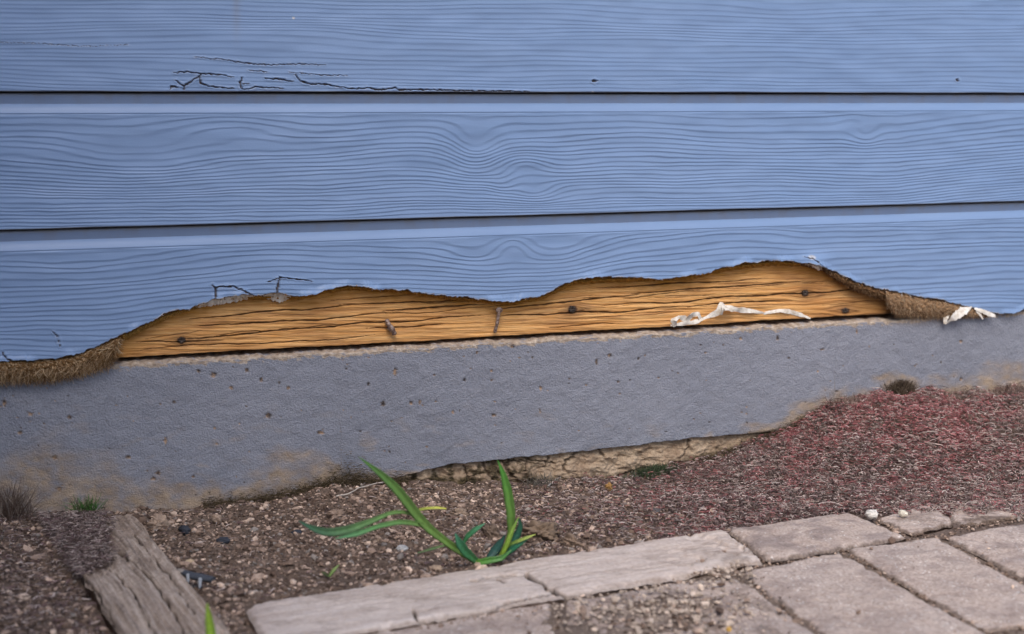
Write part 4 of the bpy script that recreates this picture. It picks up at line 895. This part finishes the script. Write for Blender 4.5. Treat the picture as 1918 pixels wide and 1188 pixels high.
# tufts
def tuft(px, py, w_, h_, n, cols, label, name='grass_tuft', cat='grass', sp=.5, Yoff=-.006, rad=.0005, wallplant=False):
    g0 = on_wall(px, py, Yoff)[0]; g0[2] = zg = max(g0[2], float(ground_h(g0[:1], g0[1:2])[0])+(.004 if px > 900 else 0))
    t_ = thing(name, label, cat, g0)
    r4 = np.random.default_rng(int(px)); s = 1/1394
    X = g0[0]+r4.normal(0, w_*.3*s, n); Y = g0[1]-np.abs(r4.normal(0, w_*.22*s, n)); L = r4.uniform(.35, 1, n)*h_*s; K = 6; s_ = np.linspace(0, 1, K)
    th = r4.normal(0, sp, n); cu = r4.normal(0, .6, n); th2 = r4.normal(-.2, .4, n)
    a = th[:, None]+cu[:, None]*s_
    st = np.stack([np.sin(a), np.sin(th2)[:, None]*.5+0*a, np.cos(a)], -1)*(L/K)[:, None, None]
    C = np.stack([X, Y, X*0+zg-.002], -1)[:, None]+np.cumsum(st, 1)-st[:, :1]; C[..., 1] = np.minimum(C[..., 1], -.0005)
    V1, f1 = tubes(C, rad*r4.uniform(.6, 1.3, n)[:, None]*np.linspace(1.2, .35, K)); cp = np.array(cols)[r4.integers(0, len(cols), n)]*r4.uniform(.6, 1.4, n)[:, None]
    o = make('blades', V1, f1, MAT_LEAF if cols[0][1] > cols[0][0]*1.3 else MAT_TWIG, t_, col=np.repeat(cp, K*3, 0)); o['kind'] = 'stuff'
    return t_
tuft(160, 962, 34, 48, 150, [(.05, .15, .03), (.07, .20, .04), (.10, .22, .06), (.10, .09, .05)], 'small green grass tuft at the foundation foot, left of the sleeper end', sp=.4)
tuft(15, 985, 60, 95, 260, [(.20, .15, .125), (.13, .09, .075), (.30, .25, .22)], 'dry brown grass clump against the foundation at the left frame edge', name='dry_grass_clump', sp=.28, Yoff=-.012)
tuft(1225, 903, 70, 26, 1300, [(.035, .065, .025), (.05, .09, .035), (.09, .11, .07), (.05, .05, .035)], 'dark green moss tuft at the foot of the clay footing', name='moss_tuft', cat='moss', sp=1.0, Yoff=-.012, rad=.0004)
tuft(1010, 905, 50, 34, 110, [(.16, .15, .13), (.22, .20, .18), (.08, .08, .06)], 'grey dry stalks at the footing above the large clod', name='dry_stalks', sp=.8, Yoff=-.010, rad=.0004)
tuft(1683, 738, 32, 44, 1400, [(.10, .075, .055), (.07, .05, .04), (.14, .11, .08)], 'small brown withered seed head against the foundation above the red cover', name='withered_plant', cat='plant', sp=.55, Yoff=-.008, rad=.0005)
tuft(1770, 742, 90, 26, 260, [(.20, .14, .12), (.12, .08, .07), (.30, .24, .20)], 'dry stalks at the wall foot right of the withered seed head', name='dry_stalks', sp=1.0, Yoff=-.010, rad=.0005)
tuft(1590, 748, 90, 24, 240, [(.20, .14, .12), (.12, .08, .07), (.33, .25, .22)], 'dry stalks at the wall foot left of the withered seed head', name='dry_stalks', sp=1.1, Yoff=-.010, rad=.0005)
tuft(1880, 742, 80, 30, 220, [(.20, .14, .12), (.30, .23, .20), (.12, .08, .07)], 'dry stalks at the wall foot touching the right frame edge', name='dry_stalks', sp=.9, Yoff=-.010, rad=.0005)
# ---- single dry stems
def stem(pts, rad, colr, label, zl=.004, name='straw', cat='straw', group='dry stems on the soil'):
    p = []
    for a, b in pts:
        q = on_ground(a, b, .003)[0]
        for _ in range(4): q = on_ground(a, b, float(ground_h(np.array([q[0]]), np.array([min(q[1], -.002)]), False)[0])+zl)[0]
        if q[1] > -.003: q = on_wall(a, b, -.003)[0]
        p.append(q)
    p = np.array(p); tt = np.linspace(0, len(p)-1, 28); q = np.stack([np.interp(tt, range(len(p)), p[:, i]) for i in range(3)], 1)
    q[:, 2] += noise(tt*1.3, tt*0, int(pts[0][0]) % 40)*.0012
    V1, f1 = tubes(q[None], np.full((1, 28), rad)*np.linspace(1.2, .7, 28), 6)
    return tag(make(name, V1, f1, MAT_TWIG, origin=q[0], col=np.tile(np.array(colr), (len(V1), 1))), label, cat, group)
PALE = (.58, .52, .46)
stem([(630, 931), (655, 924), (672, 914), (700, 907), (732, 901)], .0008, PALE, 'white crooked twig behind the tall arching leaf')
stem([(1735, 797), (1760, 796), (1782, 799)], .0010, PALE, 'short pale straw on the brightest red patch')
stem([(1845, 855), (1880, 860), (1925, 872)], .0010, PALE, 'upper long straw at the right frame edge')
stem([(1830, 862), (1850, 864), (1875, 868)], .0008, (.42, .36, .30), 'shorter straw just under the upper long straw')
stem([(1858, 884), (1885, 891), (1905, 900)], .0009, PALE, 'slanting straw above the pinkish pebble')
stem([(1826, 909), (1842, 910), (1858, 911)], .0010, PALE, 'short white straw left of the pinkish pebble')
stem([(1490, 917), (1540, 912), (1590, 916)], .0007, (.42, .34, .30), 'thin flat straw behind the edging slab')
stem([(1430, 846), (1480, 832), (1500, 825)], .0009, (.30, .23, .20), 'brown twig at the left of the red patch')
stem([(1026, 912), (1038, 902), (1050, 893)], .0011, (.34, .33, .31), 'short grey twig leaning on the clay footing')
stem([(1190, 912), (1220, 918), (1255, 921)], .0009, (.22, .19, .15), 'dark curved twig under the moss tuft')
stem([(1883, 758), (1882, 745), (1884, 728)], .0009, (.36, .30, .27), 'pale upright stalk at the wall near the right frame edge', group='dry stems on the soil')
stem([(1400, 812), (1480, 801), (1520, 795)], .0008, (.10, .08, .06), 'dark root along the lower lip of the painted foundation')
# plastic scrap near the sleeper
r0 = on_ground(372, 1085, .0)[0]; scrap = thing('plastic_scrap', 'dark grey plastic scrap with pale prongs lying beside the sleeper', 'scrap', r0)
P = np.array([on_ground(a, b, .006)[0] for a, b in ((345, 1073), (358, 1078), (372, 1081), (388, 1084), (400, 1087))])
tt = np.linspace(0, 4, 24); P = np.stack([np.interp(tt, range(5), P[:, i]) for i in range(3)], 1); Tn = np.gradient(P, axis=0); Tn /= np.linalg.norm(Tn, axis=1)[:, None]
Nn = np.tile([0, -.3, .95], (24, 1)); Sd = np.cross(Tn, Nn)
V1, f1 = solid_strip(P, Sd, Nn, .010*(.5+.5*np.sin(np.pi*np.linspace(.12, .88, 24)))**.7, .003); make('strip', V1, f1, MAT_STONE, scrap, col=np.tile([.07, .08, .10], (len(V1), 1)))
for a, b in (((352, 1077), (352, 1092)), ((375, 1085), (374, 1102))):
    q = np.array([on_ground(*a, .007)[0], on_ground(*b, .002)[0]]); q = np.stack([np.interp(np.linspace(0, 1, 8), [0, 1], q[:, i]) for i in range(3)], 1)
    V1, f1 = tubes(q[None], np.linspace(.0022, .0012, 8)[None], 8); make('prong', V1, f1, MAT_STONE, scrap, col=np.tile([.34, .36, .39], (len(V1), 1)))

# ---- curled paint peels
def peel(parent, pts, wid, Ys, name='strip', th=.0004, tw=None):
    p = np.array([on_wall(a, b, y)[0] for (a, b), y in zip(pts, Ys)]); n = 60; d = np.r_[0, np.cumsum(np.linalg.norm(np.diff(p, axis=0), axis=1))]; t = np.linspace(0, d[-1], n)
    q = np.stack([np.interp(t, d, p[:, i]) for i in range(3)], 1)
    T = np.gradient(q, axis=0); T /= np.linalg.norm(T, axis=1)[:, None]; N = np.tile([0., -1, .25], (n, 1)); S = np.cross(T, N); S /= np.linalg.norm(S, axis=1)[:, None]; N = np.cross(S, T)
    tn = t/d[-1]; w_ = np.interp(tn, np.linspace(0, 1, len(wid)), wid)/1000*(1+.25*noise(tn*14, tn*0, len(pts)))
    a = np.interp(tn, np.linspace(0, 1, len(tw)), tw) if tw else tn*0; S2 = S*np.cos(a)[:, None]+N*np.sin(a)[:, None]; N2 = N*np.cos(a)[:, None]-S*np.sin(a)[:, None]
    V1, f1 = solid_strip(q, S2, N2, w_, th); return make(name, V1, f1, MAT_PEEL, parent, smooth=False)
o0 = on_wall(1262, 612, .0)[0]; pp = thing('paint_peel', 'long white curl of peeled paint lying on the ledge under the exposed timber', 'paint peel', o0, 'curled paint peels')
peel(pp, [(1256, 610), (1275, 607), (1300, 604), (1325, 594), (1345, 585), (1354, 573), (1362, 577), (1380, 580), (1410, 583), (1432, 587)], [3, 5, 7, 4, 9, 14, 7, 8, 5, 3], [.006, .004, .002, .003, .004, .002, .004, .008, .012, .015], tw=[.9, -.6, .8, -.4, .9, -.7, .5, -.9])
peel(pp, [(1264, 612), (1262, 600), (1272, 594), (1282, 597), (1285, 606)], [5, 9, 4, 9, 4], [.004, .000, .002, .004, .006], tw=[.2, .8, -.5, .4])
peel(pp, [(1284, 604), (1296, 590), (1308, 588), (1312, 598), (1304, 606)], [4, 9, 6, 8, 4], [.006, .000, .002, .004, .004], tw=[.2, -.8, .5, .4])
peel(pp, [(1430, 587), (1460, 582), (1480, 584), (1500, 590), (1518, 597)], [4, 5, 7, 6, 2], [.015, .013, .014, .013, .012], tw=[0, .5, -.4, .3])
peel(pp, [(1355, 574), (1354, 582), (1351, 590)], [7, 10, 4], [.002, .000, .003], tw=[.1, 1.0, .4])
o0 = on_wall(1775, 606, .0)[0]; pp = thing('paint_peel', 'short white splinter of peeled paint hanging at the right end of the tear', 'paint peel', o0, 'curled paint peels')
peel(pp, [(1771, 608), (1785, 596), (1803, 583), (1820, 575)], [1, 12, 14, 2], [-.006, -.010, -.008, -.003], tw=[-.9, .2, 1.0])
peel(pp, [(1770, 607), (1771, 596), (1776, 588)], [4, 8, 5], [-.006, -.006, -.002], tw=[.4, .9])
peel(pp, [(1825, 578), (1840, 583), (1852, 588), (1864, 592)], [4, 6, 7, 6], [-.003, -.006, -.007, -.007], tw=[.4, -.3, .5])
peel(pp, [(1828, 582), (1836, 590), (1841, 598)], [3, 4, 2], [-.003, -.006, -.007])

for o in bpy.data.objects:
    if '_o' in o: del o['_o']
